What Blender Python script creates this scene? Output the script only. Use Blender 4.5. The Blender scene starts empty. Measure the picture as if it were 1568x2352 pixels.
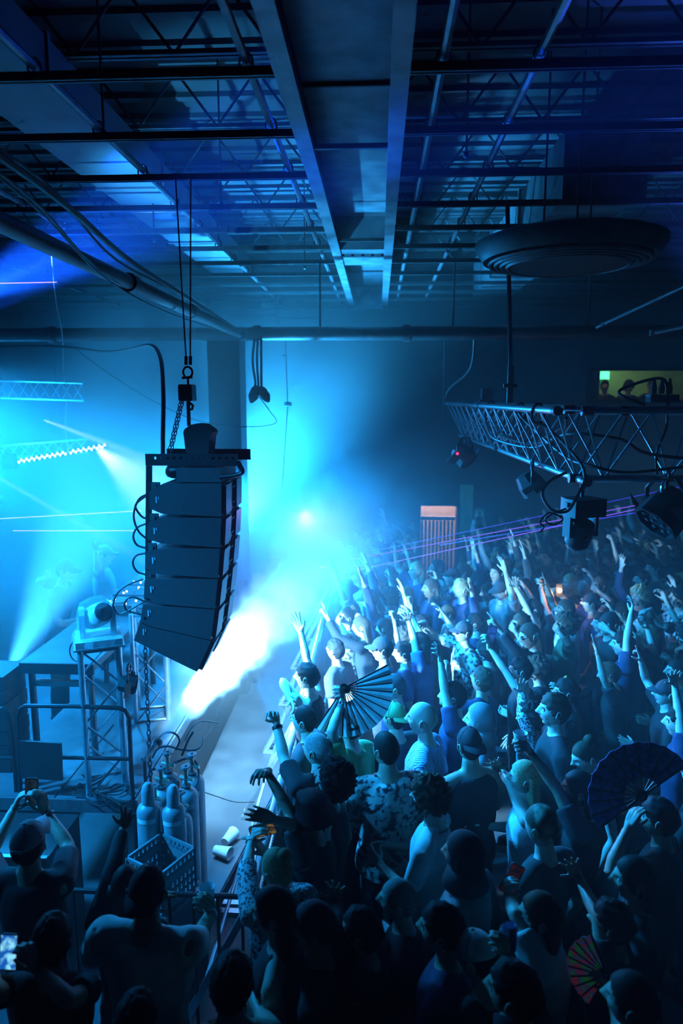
import bpy, bmesh, math, random
import numpy as np
from mathutils import Vector, Matrix, Euler, Quaternion

random.seed(7)
V = Vector
R = math.radians
scene = bpy.context.scene
COL = scene.collection

# ------------------------------------------------------------------ camera
FPX, CX, CY = 1600.0, 784.0, 1176.0
CAM = V((0, 0, 3.9))
PITCH, YAW = R(9.33), R(3.0)
cam_data = bpy.data.cameras.new('camera')
cam_data.sensor_fit = 'VERTICAL'
cam_data.sensor_height = 36.0
cam_data.sensor_width = 24.0
cam_data.lens = 36.0 * FPX / 2352.0
cam_data.clip_start = 0.05
cam_data.dof.use_dof = True
cam_data.dof.focus_distance = 5.0
cam_data.dof.aperture_fstop = 1.3
cam = bpy.data.objects.new('camera', cam_data)
cam.location = CAM
cam.rotation_euler = (math.pi / 2 - PITCH, 0, YAW)
COL.objects.link(cam)
scene.camera = cam
_CM = Euler((math.pi / 2 - PITCH, 0, YAW)).to_matrix()

# ------------------------------------------------------------------ world, exposure
world = bpy.data.worlds.new('world')
scene.world = world
world.use_nodes = True
world.node_tree.nodes['Background'].inputs[0].default_value = (0.006, 0.06, 0.16, 1)
world.node_tree.nodes['Background'].inputs[1].default_value = 0.05
scene.view_settings.view_transform = 'Standard'
scene.view_settings.look = 'None'
scene.view_settings.exposure = 0.0
scene.view_settings.gamma = 1.0
scene.view_settings.use_curve_mapping = False
cy = scene.cycles
cy.max_bounces = 3
cy.diffuse_bounces = 1
cy.glossy_bounces = 1
cy.transmission_bounces = 2
cy.transparent_max_bounces = 6
cy.volume_bounces = 0
cy.caustics_reflective = False
cy.caustics_refractive = False
cy.use_adaptive_sampling = True
cy.adaptive_threshold = 0.15
cy.adaptive_min_samples = 10
cy.use_denoising = True
cy.sample_clamp_indirect = 4.0
cy.volume_max_steps = 128

# ------------------------------------------------------------------ stage lights
CYAN = (0.004, 0.24, 1.0)
AQUA = (0.008, 0.34, 1.0)
BLUE = (0.004, 0.09, 1.0)
PALE = (0.10, 0.50, 1.0)
WHITE = (0.22, 0.62, 1.0)
PINK = (0.30, 0.33, 1.0)

def lamp(name, kind, loc, energy, color, aim=None, size=0.1, angle=60, blend=0.3, vol=1.0, spread=None):
    d = bpy.data.lights.new(name, kind)
    d.energy = energy
    d.color = color
    if kind == 'SPOT':
        d.spot_size = R(angle)
        d.spot_blend = blend
        d.shadow_soft_size = size
    elif kind == 'POINT':
        d.shadow_soft_size = size
    elif kind == 'AREA':
        d.shape = 'RECTANGLE'
        d.size, d.size_y = (size if isinstance(size, tuple) else (size, size))
        if spread: d.spread = R(spread)
    d.cycles.max_bounces = 3
    o = bpy.data.objects.new(name, d)
    o.location = loc
    if aim is not None:
        o.rotation_euler = (V(aim) - V(loc)).to_track_quat('-Z', 'Y').to_euler()
    COL.objects.link(o)
    return o

def ray(u, v):
    return _CM @ V(((u - CX) / FPX, (CY - v) / FPX, -1.0))
def at(u, v, Y):
    d = ray(u, v); return CAM + d * (Y / d.y)
def atz(u, v, z):
    d = ray(u, v); return CAM + d * ((z - CAM.z) / d.z)
def atx(u, v, X):
    d = ray(u, v); return CAM + d * (X / d.x)
def px(p):
    q = _CM.transposed() @ (V(p) - CAM)
    return (CX + FPX * q.x / -q.z, CY - FPX * q.y / -q.z)

STAGE_Z = 0.9
# moving head behind the line array, throwing over the crowd
lamp('stage_wash_spot', 'SPOT', at(610, 1345, 7.6), 2100, AQUA, aim=at(1150, 1620, 7.2), size=0.16, angle=130, blend=0.8)
# second head hanging right behind the array, raking the gas plume and the barrier
lamp('array_wash_spot', 'SPOT', at(496, 1090, 5.7), 2600, AQUA, aim=(0.5, 5.3, 1.2), size=0.12, angle=112, blend=0.8)
lamp('plume_fill', 'SPOT', at(405, 1462, 5.46), 5200, WHITE, aim=at(570, 1560, 6.0), size=0.10, angle=108, blend=1.0)  # hidden fill added behind the array to whiten the plume
# heads behind the steel column, into the smoke
lamp('column_wash', 'SPOT', at(528, 985, 10.2), 5600, AQUA, aim=(1.0, 2.0, -2.4), size=0.15, angle=105, blend=1.0)
lamp('column_uplight', 'SPOT', at(535, 1230, 9.6), 15000, (0.025, 0.40, 1.0), aim=at(650, 930, 9.6), size=0.15, angle=72, blend=1.0)
lamp('violet_head', 'SPOT', at(700, 1185, 10.2), 420, (0.42, 0.22, 1.0), aim=(0.3, 3.0, 1.6), size=0.08, angle=60, blend=1.0)
# the rest of the stage wash, rigged over and beside the stage on the left, out of frame, and an added side fill
lamp('stage_overhead_wash', 'SPOT', (-5.7, 8.0, 4.4), 6000, AQUA, aim=(-2.6, 6.9, 1.0), size=0.3, angle=84, blend=0.8)
lamp('crowd_side_wash', 'SPOT', (-3.0, 3.1, 4.7), 1050, AQUA, aim=(0.5, 5.6, 1.4), size=0.12, angle=44, blend=0.9)
lamp('stage_back_wash', 'SPOT', (-6.4, 10.2, 2.4), 1800, AQUA, aim=(-3.4, 11.4, 3.6), size=0.2, angle=130, blend=0.8)
lamp('stage_side_fill', 'SPOT', (-4.3, 3.7, 3.7), 2600, AQUA, aim=(-1.7, 5.2, 0.9), size=0.15, angle=72, blend=0.9)  # fill added off-frame to brighten the tower and gas cylinders
# upward floor beam behind the DJ table
lamp('floor_uplight', 'SPOT', at(24, 1535, 5.75), 5500, (0.04, 0.44, 1.0), aim=at(200, 1200, 6.1), size=0.05, angle=40, blend=0.8)
# beams into the roof from the far left
lamp('roof_beam', 'SPOT', at(-160, 720, 8.6), 40000, BLUE, aim=at(640, 330, 5.2), size=0.04, angle=13, blend=0.7)
lamp('roof_beam', 'SPOT', at(-120, 700, 8.4), 8000, PALE, aim=at(110, 600, 8.0), size=0.03, angle=5, blend=0.6)
lamp('roof_beam', 'SPOT', at(-120, 760, 8.4), 8000, BLUE, aim=at(300, 560, 8.0), size=0.03, angle=6, blend=0.6)
lamp('cross_beam', 'SPOT', at(95, 962, 9.0), 6000, PINK, aim=at(330, 1052, 8.2), size=0.02, angle=4, blend=0.3)
lamp('cross_beam', 'SPOT', at(-60, 1065, 8.6), 6000, PINK, aim=at(300, 1270, 7.6), size=0.02, angle=2.6, blend=0.3)
lamp('lightbar_glow', 'SPOT', at(225, 1030, 8.7), 1800, PINK, aim=at(330, 1110, 8.0), size=0.05, angle=34, blend=0.8)

# blue fill added on the bar side, no fixture there, for glints on the joists
lamp('joist_fill', 'SPOT', (3.6, 7.6, 4.7), 700, (0.03, 0.12, 1.0), aim=(1.25, 4.0, 6.5), size=0.04, angle=34, blend=0.8)

# ------------------------------------------------------------------ materials
MATS = {}
def mat(name, col, rough=0.6, metal=0.0, var=0.2, scale=9.0, bump=0.0, spec=0.4, emit=None, es=0.0, alpha=None, trans=0.0):
    if name in MATS: return MATS[name]
    m = bpy.data.materials.new(name); m.use_nodes = True
    nt = m.node_tree; b = nt.nodes['Principled BSDF']
    tc = nt.nodes.new('ShaderNodeTexCoord')
    nz = nt.nodes.new('ShaderNodeTexNoise'); nz.inputs['Scale'].default_value = scale; nz.inputs['Detail'].default_value = 4
    nt.links.new(tc.outputs['Object'], nz.inputs['Vector'])
    cr = nt.nodes.new('ShaderNodeValToRGB')
    cr.color_ramp.elements[0].position = 0.3; cr.color_ramp.elements[1].position = 0.7
    cr.color_ramp.elements[0].color = tuple(c * (1 - var) for c in col) + (1,)
    cr.color_ramp.elements[1].color = tuple(min(1, c * (1 + var)) for c in col) + (1,)
    nt.links.new(nz.outputs['Fac'], cr.inputs['Fac'])
    nt.links.new(cr.outputs['Color'], b.inputs['Base Color'])
    b.inputs['Roughness'].default_value = rough
    b.inputs['Metallic'].default_value = metal
    b.inputs['Specular IOR Level'].default_value = spec
    if trans: b.inputs['Transmission Weight'].default_value = trans
    if alpha is not None: b.inputs['Alpha'].default_value = alpha
    if emit:
        b.inputs['Emission Color'].default_value = tuple(emit) + (1,)
        b.inputs['Emission Strength'].default_value = es
    if bump:
        bp = nt.nodes.new('ShaderNodeBump'); bp.inputs['Strength'].default_value = bump
        bp.inputs['Distance'].default_value = 0.02
        nt.links.new(nz.outputs['Fac'], bp.inputs['Height']); nt.links.new(bp.outputs['Normal'], b.inputs['Normal'])
    MATS[name] = m
    return m

def pattern_mat(name, c1, c2, scale=30, kind='voronoi', rough=0.7, c3=None):
    if name in MATS: return MATS[name]
    m = bpy.data.materials.new(name); m.use_nodes = True
    nt = m.node_tree; b = nt.nodes['Principled BSDF']; b.inputs['Roughness'].default_value = rough
    tc = nt.nodes.new('ShaderNodeTexCoord')
    if kind == 'voronoi':
        t = nt.nodes.new('ShaderNodeTexVoronoi'); t.inputs['Scale'].default_value = scale; out = t.outputs['Distance']
    elif kind == 'checker':
        t = nt.nodes.new('ShaderNodeTexChecker'); t.inputs['Scale'].default_value = scale; out = t.outputs['Fac']
    elif kind == 'wave':
        t = nt.nodes.new('ShaderNodeTexWave'); t.inputs['Scale'].default_value = scale; t.inputs['Distortion'].default_value = 6; out = t.outputs['Fac']
    else:
        t = nt.nodes.new('ShaderNodeTexNoise'); t.inputs['Scale'].default_value = scale; t.inputs['Detail'].default_value = 3; out = t.outputs['Fac']
    nt.links.new(tc.outputs['Object'], t.inputs['Vector'])
    cr = nt.nodes.new('ShaderNodeValToRGB'); cr.color_ramp.interpolation = 'LINEAR'
    e = cr.color_ramp.elements
    e[0].color = tuple(c1) + (1,); e[1].color = tuple(c2) + (1,)
    e[0].position = 0.42; e[1].position = 0.52
    if c3:
        n = e.new(0.62); n.color = tuple(c3) + (1,)
    nt.links.new(out, cr.inputs['Fac']); nt.links.new(cr.outputs['Color'], b.inputs['Base Color'])
    MATS[name] = m
    return m

def emis(name, col, strength, sample=True):
    if name in MATS: return MATS[name]
    m = bpy.data.materials.new(name); m.use_nodes = True
    nt = m.node_tree; b = nt.nodes['Principled BSDF']
    b.inputs['Base Color'].default_value = (0.02, 0.02, 0.02, 1)
    b.inputs['Emission Color'].default_value = tuple(col) + (1,)
    b.inputs['Emission Strength'].default_value = strength
    if not sample: m.cycles.emission_sampling = 'NONE'
    MATS[name] = m
    return m

M_BLACK = mat('black_paint', (0.012, 0.012, 0.014), 0.55, 0.0)
M_BLACKMET = mat('black_steel', (0.02, 0.02, 0.023), 0.42, 0.5)
M_RUBBER = mat('cable_rubber', (0.012, 0.012, 0.013), 0.5)
M_STEEL = mat('grey_steel', (0.20, 0.205, 0.22), 0.4, 0.7, 0.25, 14)
M_STRUT = mat('strut_steel', (0.07, 0.072, 0.075), 0.45, 0.5, 0.3, 10)
M_GALV = mat('galvanised_sheet', (0.16, 0.175, 0.19), 0.48, 0.4, 0.4, 5, 0.05)
M_ALU = mat('truss_aluminium', (0.62, 0.64, 0.67), 0.3, 0.85, 0.12, 20)
M_DECK = mat('roof_deck', (0.05, 0.05, 0.056), 0.7, 0.1, 0.35, 2.5)
M_WALL = mat('dark_wall', (0.05, 0.055, 0.06), 0.85, 0, 0.25, 1.6)
M_FLOOR = mat('concrete_floor', (0.06, 0.06, 0.065), 0.6, 0, 0.3, 3)
M_STAGE = mat('stage_deck', (0.09, 0.09, 0.1), 0.5, 0, 0.25, 5)
M_WHITE = mat('white_paint', (0.72, 0.72, 0.70), 0.6, 0, 0.06)
M_PALE = mat('pale_duct', (0.22, 0.23, 0.25), 0.6, 0.1, 0.15, 4)
M_PLASTIC = mat('clear_plastic', (0.75, 0.78, 0.8), 0.22, 0, 0.1, 12, 0.3, 0.8, trans=0.25)
M_GREYPLASTIC = mat('grey_plastic', (0.18, 0.19, 0.2), 0.5)
M_CYL = mat('cylinder_paint', (0.30, 0.32, 0.34), 0.45, 0.1, 0.25, 7)
M_BRASS = mat('brass', (0.32, 0.28, 0.22), 0.35, 0.9)
M_GLASS = mat('lens_glass', (0.05, 0.06, 0.08), 0.06, 0.1, 0.05, 5, spec=0.9)

# ------------------------------------------------------------------ mesh builder
class MB:
    def __init__(self): self.v = []; self.f = []; self.mi = []; self.cur = 0
    def add(self, vs, fs):
        n = len(self.v); self.v.extend([tuple(p) for p in vs])
        self.f.extend([tuple(i + n for i in q) for q in fs]); self.mi.extend([self.cur] * len(fs)); return self
    def box(self, c, s, rot=None):
        c = V(c); hx, hy, hz = s[0] / 2, s[1] / 2, s[2] / 2
        vs = [V((x, y, z)) for x in (-hx, hx) for y in (-hy, hy) for z in (-hz, hz)]
        if rot is not None: vs = [rot @ p for p in vs]
        return self.add([p + c for p in vs], [(0, 1, 3, 2), (4, 6, 7, 5), (0, 4, 5, 1), (2, 3, 7, 6), (0, 2, 6, 4), (1, 5, 7, 3)])
    def bar(self, a, b, w, h=None, up=(0, 0, 1)):
        a, b = V(a), V(b); h = h or w; d = (b - a); L = d.length
        if L < 1e-6: return self
        d.normalize(); up = V(up)
        if abs(d.dot(up)) > 0.99: up = V((1, 0, 0))
        s = d.cross(up).normalized(); t = s.cross(d)
        rot = Matrix((s, d, t)).transposed()
        return self.box((a + b) / 2, (w, L, h), rot)
    def cyl(self, a, b, r0, r1=None, n=10, caps=True):
        return self.tube([a, b], [r0, r0 if r1 is None else r1], n, caps)
    def tube(self, pts, r, n=8, caps=True, closed=False):
        pts = [V(p) for p in pts]; m = len(pts)
        rr = r if isinstance(r, (list, tuple)) else [r] * m
        vs = []; prev = None
        for i, p in enumerate(pts):
            if closed: d = pts[(i + 1) % m] - pts[i - 1]
            else: d = pts[min(i + 1, m - 1)] - pts[max(i - 1, 0)]
            if d.length < 1e-9: d = V((0, 0, 1))
            d.normalize()
            if prev is None:
                ref = V((0, 0, 1)) if abs(d.z) < 0.9 else V((1, 0, 0))
                s = d.cross(ref).normalized()
            else:
                s = prev - d * prev.dot(d)
                s = s.normalized() if s.length > 1e-6 else d.orthogonal().normalized()
            prev = s; t = d.cross(s)
            for k in range(n):
                a = 2 * math.pi * k / n
                vs.append(p + (s * math.cos(a) + t * math.sin(a)) * rr[i])
        fs = []
        for i in range(m if closed else m - 1):
            j = (i + 1) % m
            for k in range(n):
                fs.append((i * n + k, i * n + (k + 1) % n, j * n + (k + 1) % n, j * n + k))
        if caps and not closed:
            fs.append(tuple(range(n - 1, -1, -1))); fs.append(tuple((m - 1) * n + k for k in range(n)))
        return self.add(vs, fs)
    def lathe(self, prof, c=(0, 0, 0), n=16, rot=None):
        c = V(c); vs = []; m = len(prof)
        for r, z in prof:
            for k in range(n):
                a = 2 * math.pi * k / n
                p = V((r * math.cos(a), r * math.sin(a), z))
                vs.append((rot @ p if rot is not None else p) + c)
        fs = [(i * n + k, i * n + (k + 1) % n, (i + 1) * n + (k + 1) % n, (i + 1) * n + k) for i in range(m - 1) for k in range(n)]
        fs.append(tuple(range(n - 1, -1, -1))); fs.append(tuple((m - 1) * n + k for k in range(n)))
        return self.add(vs, fs)
    def ell(self, c, s, rot=None, nu=12, nv=8):
        c = V(c); vs = []
        for j in range(nv + 1):
            t = math.pi * j / nv
            for i in range(nu):
                a = 2 * math.pi * i / nu
                p = V((s[0] * math.sin(t) * math.cos(a), s[1] * math.sin(t) * math.sin(a), s[2] * math.cos(t)))
                vs.append((rot @ p if rot is not None else p) + c)
        fs = [(j * nu + i, (j + 1) * nu + i, (j + 1) * nu + (i + 1) % nu, j * nu + (i + 1) % nu) for j in range(nv) for i in range(nu)]
        return self.add(vs, fs)
    def prism(self, poly, axis, a, b):
        """poly in the two other axes (in cyclic order), extruded along axis 'x','y','z' from a to b"""
        n = len(poly); vs = []
        for t in (a, b):
            for (p, q) in poly:
                vs.append({'x': (t, p, q), 'y': (p, t, q), 'z': (p, q, t)}[axis])
        fs = [tuple(range(n)), tuple(range(2 * n - 1, n - 1, -1))] + [(i, i + n, (i + 1) % n + n, (i + 1) % n) for i in range(n)]
        return self.add(vs, fs)
    def xf(self, M):
        self.v = [tuple(M @ V(p)) for p in self.v]; return self
    def mesh(self, name, mats, smooth=True):
        me = bpy.data.meshes.new(name)
        me.from_pydata(self.v, [], self.f)
        for m in (mats if isinstance(mats, (list, tuple)) else [mats]): me.materials.append(m)
        if any(self.mi): me.polygons.foreach_set('material_index', self.mi)
        bm = bmesh.new(); bm.from_mesh(me); bmesh.ops.recalc_face_normals(bm, faces=bm.faces); bm.to_mesh(me); bm.free()
        if smooth:
            me.polygons.foreach_set('use_smooth', [True] * len(me.polygons))
            me.set_sharp_from_angle(angle=R(38))
        me.update()
        return me
    def build(self, name, mats, parent=None, world=True, smooth=True):
        return link(name, self.mesh(name, mats, smooth), parent, world)

def link(name, me, parent=None, world=True):
    o = bpy.data.objects.new(name, me); COL.objects.link(o)
    if parent is not None:
        o.parent = parent
        if world:
            p = parent; off = V((0, 0, 0))
            while p is not None: off += p.location; p = p.parent
            o.location = -off
    return o

def tag(o, label, cat, group=None):
    o['label'] = label; o['category'] = cat
    if group: o['group'] = group
    return o
def struct(o, label=None):
    o['kind'] = 'structure'
    if label: o['label'] = label
    return o
def thing(name, label, cat, loc, group=None):
    o = bpy.data.objects.new(name, None); COL.objects.link(o); o.location = loc
    o.empty_display_size = 0.1
    return tag(o, label, cat, group)
def copy_tree(o, parent=None):
    c = o.copy(); COL.objects.link(c)
    if parent is not None: c.parent = parent
    for ch in list(o.children): copy_tree(ch, c)
    return c
def spline(pts, n=6):
    """Catmull-Rom through points"""
    pts = [V(p) for p in pts]; out = []
    P = [pts[0] * 2 - pts[1]] + pts + [pts[-1] * 2 - pts[-2]]
    for i in range(1, len(P) - 2):
        for k in range(n):
            t = k / n; a, b, c, d = P[i - 1], P[i], P[i + 1], P[i + 2]
            out.append(0.5 * (2 * b + (c - a) * t + (2 * a - 5 * b + 4 * c - d) * t * t + (3 * b - a - 3 * c + d) * t ** 3))
    out.append(pts[-1]); return out
def pxline(pts, Y=None, n=6):
    """pixels (u, v[, Y]) to a smooth world curve"""
    return spline([at(p[0], p[1], p[2] if len(p) > 2 else Y) for p in pts], n)
def cable(name, label, pts, r, Y=None, m=None, parent=None, n=6, group=None, nn=6):
    o = MB().tube(pxline(pts, Y, n), r, nn).build(name, m or M_RUBBER, parent)
    if parent is None: tag(o, label, 'cable', group)
    return o
def rotz(a): return Matrix.Rotation(a, 3, 'Z')
def roty(a): return Matrix.Rotation(a, 3, 'Y')
def rotx(a): return Matrix.Rotation(a, 3, 'X')
# ------------------------------------------------------------------ the room shell
XL, XR, YB, ZC = -7.6, 6.9, 13.0, 6.6
struct(MB().box(((XL + XR) / 2, 6.0, -0.05), (XR - XL, 14.6, 0.1)).build('floor', M_FLOOR), 'dark concrete venue floor')
struct(MB().box(((XL + XR) / 2, 6.0, ZC + 0.1), (XR - XL, 14.6, 0.2)).build('ceiling', M_DECK), 'dark roof deck above the open grid')
# ribs of the roof deck
ceil = bpy.data.objects['ceiling']
rib_me = MB().box((0, 0, 0), (XR - XL - 0.1, 0.09, 0.05)).mesh('deck_rib', M_DECK, False)
for i in range(26):
    o = link('deck_rib', rib_me, ceil, False); o.location = ((XL + XR) / 2, 1.2 + i * 0.46, ZC - 0.02)
struct(MB().box((XL - 0.1, 6.0, 3.3), (0.2, 14.6, 6.8)).build('wall_left', M_WALL))
struct(MB().box((XR + 0.1, 6.0, 3.3), (0.2, 14.6, 6.8)).build('wall_right', M_WALL))
# back wall with a doorway and an upper window opening
d0, d1 = at(966, 1161, YB), at(1049, 1161, YB)
w0, w1 = at(1357, 851, YB), at(1650, 918, YB)
DX0, DX1, DZ = d0.x, d1.x, d0.z
WX0, WX1, WZ1, WZ0 = w0.x, w1.x, w0.z, w1.z
b = MB()
def wall_piece(x0, x1, z0, z1): b.box(((x0 + x1) / 2, YB + 0.1, (z0 + z1) / 2), (x1 - x0, 0.2, z1 - z0))
wall_piece(XL - 0.2, DX0, 0, 6.7)
wall_piece(DX0, DX1, DZ, 6.7)
wall_piece(DX1, WX0, 0, 6.7)
wall_piece(WX0, WX1, 0, WZ0); wall_piece(WX0, WX1, WZ1, 6.7)
wall_piece(WX1, XR + 0.2, 0, 6.7)
struct(b.build('wall_back', M_WALL, smooth=False), 'dark back wall with a lit doorway and an upper window')

# lit doorway: small landing with a salmon wall and a white banister
M_SALMON = mat('salmon_wall', (0.70, 0.54, 0.46), 0.8, 0, 0.1)
M_OLIVE = mat('olive_wall', (0.30, 0.34, 0.20), 0.8, 0, 0.15)
b = MB(); cxm = (DX0 + DX1) / 2
b.box((cxm, YB + 1.5, 1.2), (DX1 - DX0 + 0.8, 0.1, 2.6)); b.box((DX0 - 0.45, YB + 0.8, 1.2), (0.1, 1.3, 2.6)); b.box((DX1 + 0.45, YB + 0.8, 1.2), (0.1, 1.3, 2.6))
b.box((cxm, YB + 0.85, 2.55), (DX1 - DX0 + 1.0, 1.4, 0.1)); b.box((cxm, YB + 0.85, -0.05), (DX1 - DX0 + 1.0, 1.4, 0.1))
door = struct(b.build('door_1', M_SALMON, smooth=False), 'lit doorway onto a pale landing')
fr = MB()
for x in (DX0 - 0.03, DX1 + 0.03): fr.box((x, YB - 0.02, DZ / 2), (0.06, 0.08, DZ))
fr.box((cxm, YB - 0.02, DZ + 0.03), (DX1 - DX0 + 0.12, 0.08, 0.06))
fr.build('door_frame', M_STRUT, door)
rz = at(1000, 1190, YB + 0.3).z
bal = MB().box((cxm, YB + 0.3, rz), (DX1 - DX0 + 0.3, 0.07, 0.07)).build('handrail', M_WHITE, door)
bm_ = MB().box((0, 0, 0), (0.045, 0.04, rz - 0.05)).mesh('baluster', M_WHITE, False)
for i in range(9):
    o = link('baluster', bm_, door); o.location = (DX0 + 0.05 + i * (DX1 - DX0 - 0.1) / 8, YB + 0.3, (rz - 0.05) / 2)
lamp('landing_lamp', 'POINT', (cxm, YB + 0.9, 2.35), 45, (1.0, 0.80, 0.68), size=0.08)
# painted pilaster beside the doorway
p0, p1 = at(1056, 1150, YB), at(1085, 1150, YB)
struct(MB().box(((p0.x + p1.x) / 2, YB - 0.03, 1.15), (p1.x - p0.x, 0.06, 2.3)).build('trim_1', M_OLIVE), 'pale pilaster beside the lit doorway')
# upper bar window
b = MB(); wxm = (WX0 + WX1) / 2; FL = 2.42
b.box((wxm, YB + 2.6, 3.6), (WX1 - WX0 + 1.4, 0.1, 2.6)); b.box((WX0 - 0.6, YB + 1.4, 3.6), (0.1, 2.4, 2.6)); b.box((WX1 + 0.6, YB + 1.4, 3.6), (0.1, 2.4, 2.6))
b.box((wxm, YB + 1.4, 4.9), (WX1 - WX0 + 1.4, 2.4, 0.1)); b.box((wxm, YB + 1.4, FL - 0.05), (WX1 - WX0 + 1.4, 2.4, 0.1))
win = struct(b.build('window_1', M_OLIVE, smooth=False), 'upper window of a lit side bar')
fr = MB()
fr.box((wxm, YB - 0.02, WZ1 + 0.03), (WX1 - WX0 + 0.1, 0.06, 0.06)); fr.box((wxm, YB - 0.04, WZ0 - 0.03), (WX1 - WX0 + 0.1, 0.12, 0.06))
fr.box((WX0 - 0.03, YB - 0.02, (WZ0 + WZ1) / 2), (0.06, 0.06, WZ1 - WZ0))
fr.build('window_frame', M_BLACK, win)
a0, a1 = at(1357, 885, YB + 0.35), at(1374, 885, YB + 0.35)
MB().box(((a0.x + a1.x) / 2 - 0.03, YB + 0.35, (WZ0 + WZ1) / 2 + 0.1), (a1.x - a0.x + 0.06, 0.12, WZ1 - WZ0 + 0.5)).build('pillar', M_SALMON, win)
lamp('bar_lamp', 'POINT', (wxm, YB + 1.7, 4.65), 14, (0.50, 0.95, 0.42), size=0.1)
lamp('bar_lamp', 'POINT', (WX0 + 0.25, YB + 0.6, 4.75), 3, (1.0, 0.6, 0.3), size=0.06)
sg = at(1384, 862, YB + 2.4)
tag(MB().box(sg, (0.26, 0.05, 0.16)).build('exit_sign', emis('green_sign', (0.1, 1.0, 0.45), 2.2)), 'small green glowing sign on the side bar wall', 'sign')

# ------------------------------------------------------------------ ceiling: steel box beam between the grids
BX0, BX1, BZ = -0.51, 0.13, 5.45
YE = 12.7
beam = struct(MB().box(((BX0 + BX1) / 2, 6.5, 5.93), (BX1 - BX0 - 0.04, 12.4, 0.24)).build('trim_2', M_GALV), 'galvanised steel trough beam running under the roof')
for x in (BX0, BX1):
    s = 1 if x < 0 else -1
    f = MB().box((x, 6.5, 5.70), (0.02, 12.4, 0.5)).box((x + s * 0.04, 6.5, BZ + 0.008), (0.09, 12.4, 0.016))
    f.build('flange', M_GALV, beam)
for (v0, v1) in ((310, 310), (385, 385), (575, 575), (660, 660)):
    y = (BZ + 0.2 - 3.9) * FPX / (913 - v0) if v0 in (310, 660) else (BZ + 0.03 - 3.9) * FPX / (913 - v0)
    if v0 in (310, 660): MB().box(((BX0 + BX1) / 2, y, 5.80), (BX1 - BX0 - 0.05, 0.02, 0.03)).build('panel_seam', M_BLACK, beam)
    else: MB().box(((BX0 + BX1) / 2, y, BZ + 0.04), (BX1 - BX0, 0.03, 0.03)).build('cross_batten', M_STRUT, beam)
MB().box(((BX0 + BX1) / 2, 8.3, 5.64), (BX1 - BX0 - 0.04, 0.9, 0.34)).build('splice_box', M_GALV, beam)
bolt_me = MB().cyl((0, 0, 0), (0, 0, -0.02), 0.015, n=8).mesh('bolt', M_BLACKMET)
for i in range(5):
    o = link('bolt', bolt_me, beam); o.location = V((BX0 + 0.1 + i * 0.11, 8.1, 5.47)) - beam.location
MB().box(((BX0 + BX1) / 2, YE, 5.68), (BX1 - BX0, 0.05, 0.5)).build('end_plate', M_GALV, beam)

# ------------------------------------------------------------------ ceiling: suspended strut grid
def strut_mesh(L, name='strut'):
    w = 0.041
    return MB().box((0, 0, 0.02), (L, w, 0.004)).box((0, -w / 2, 0), (L, 0.004, w)).box((0, w / 2, 0), (L, 0.004, w)).box((0, -w / 2 + 0.006, -0.02), (L, 0.012, 0.003)).box((0, w / 2 - 0.006, -0.02), (L, 0.012, 0.003)).mesh(name, M_STRUT, False)
LL, RL = BX0 - XL - 0.02, XR - BX1 - 0.02
mL, mR = strut_mesh(LL), strut_mesh(RL)
ys = [2.94] + [1.55 * FPX * (0.001486 + 0.000325 * i) for i in range(12)]
for i, y in enumerate(ys):
    for side, me, x0, L in (('left', mL, XL + 0.01, LL), ('right', mR, BX1 + 0.01, RL)):
        o = link('ceiling_strut', me); o.location = (x0 + L / 2, y, 5.47)
        tag(o, 'dark steel cross strut of the ceiling grid on the %s of the trough beam' % ('stage side' if side == 'left' else 'far side'), 'strut', 'ceiling cross struts, %s' % ('stage side' if side == 'left' else 'bar side'))
# long pipe runners over the struts, each hung on ring clamps
def runner(x, name='conduit_runner', r=0.024, z=5.525, label='', x2=None):
    x2 = x if x2 is None else x2
    t = thing(name, label, 'conduit', (x, 2.6, z), 'conduit runners over the ceiling grid')
    MB().cyl((x, 2.6, z), (x2, 12.6, z), r, n=8).build('tube', M_STEEL, t)
    for y in ys[1:]:
        xx = x + (x2 - x) * (y - 2.6) / 10
        MB().tube([(xx + 0.034 * math.cos(a), y, z - 0.012 + 0.05 * math.sin(a)) for a in [k * math.pi / 5 for k in range(10)]], 0.006, 5, closed=True).build('ring_clamp', M_BLACKMET, t)
    return t
runner(-1.72, label='steel conduit over the grid beside the hanging loudspeaker')
runner(-0.66, label='steel conduit over the grid along the trough beam, stage side')
runner(0.30, label='steel conduit over the grid along the trough beam, bar side')
runner(0.76, label='steel conduit over the grid second from the trough beam, bar side')
runner(-3.03, label='steel conduit over the grid above the stage')
runner(-4.6, label='steel conduit over the grid deep above the stage')
# droppers (thin rods holding the grid)
for (u, v, z0, z1, Y) in ((508, 470, 5.49, 6.61, 6.1), (252, 560, 5.49, 6.61, 4.5), (1072, 300, 5.49, 6.61, 5.0), (355, 560, 5.49, 6.61, 7.4), (700, 640, 5.49, 6.61, 9.0)):
    p = at(u, v, Y)
    o = MB().cyl((p.x, Y, z0), (p.x, Y, z1), 0.008, n=6).lathe([(0.0, -0.02), (0.018, -0.01), (0.018, 0.02), (0, 0.03)], (p.x, Y, z0), 8).build('hanger_rod', M_STRUT)
    tag(o, 'thin threaded hanger rod dropping to the ceiling grid', 'rod', 'hanger rods of the ceiling grid')
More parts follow.
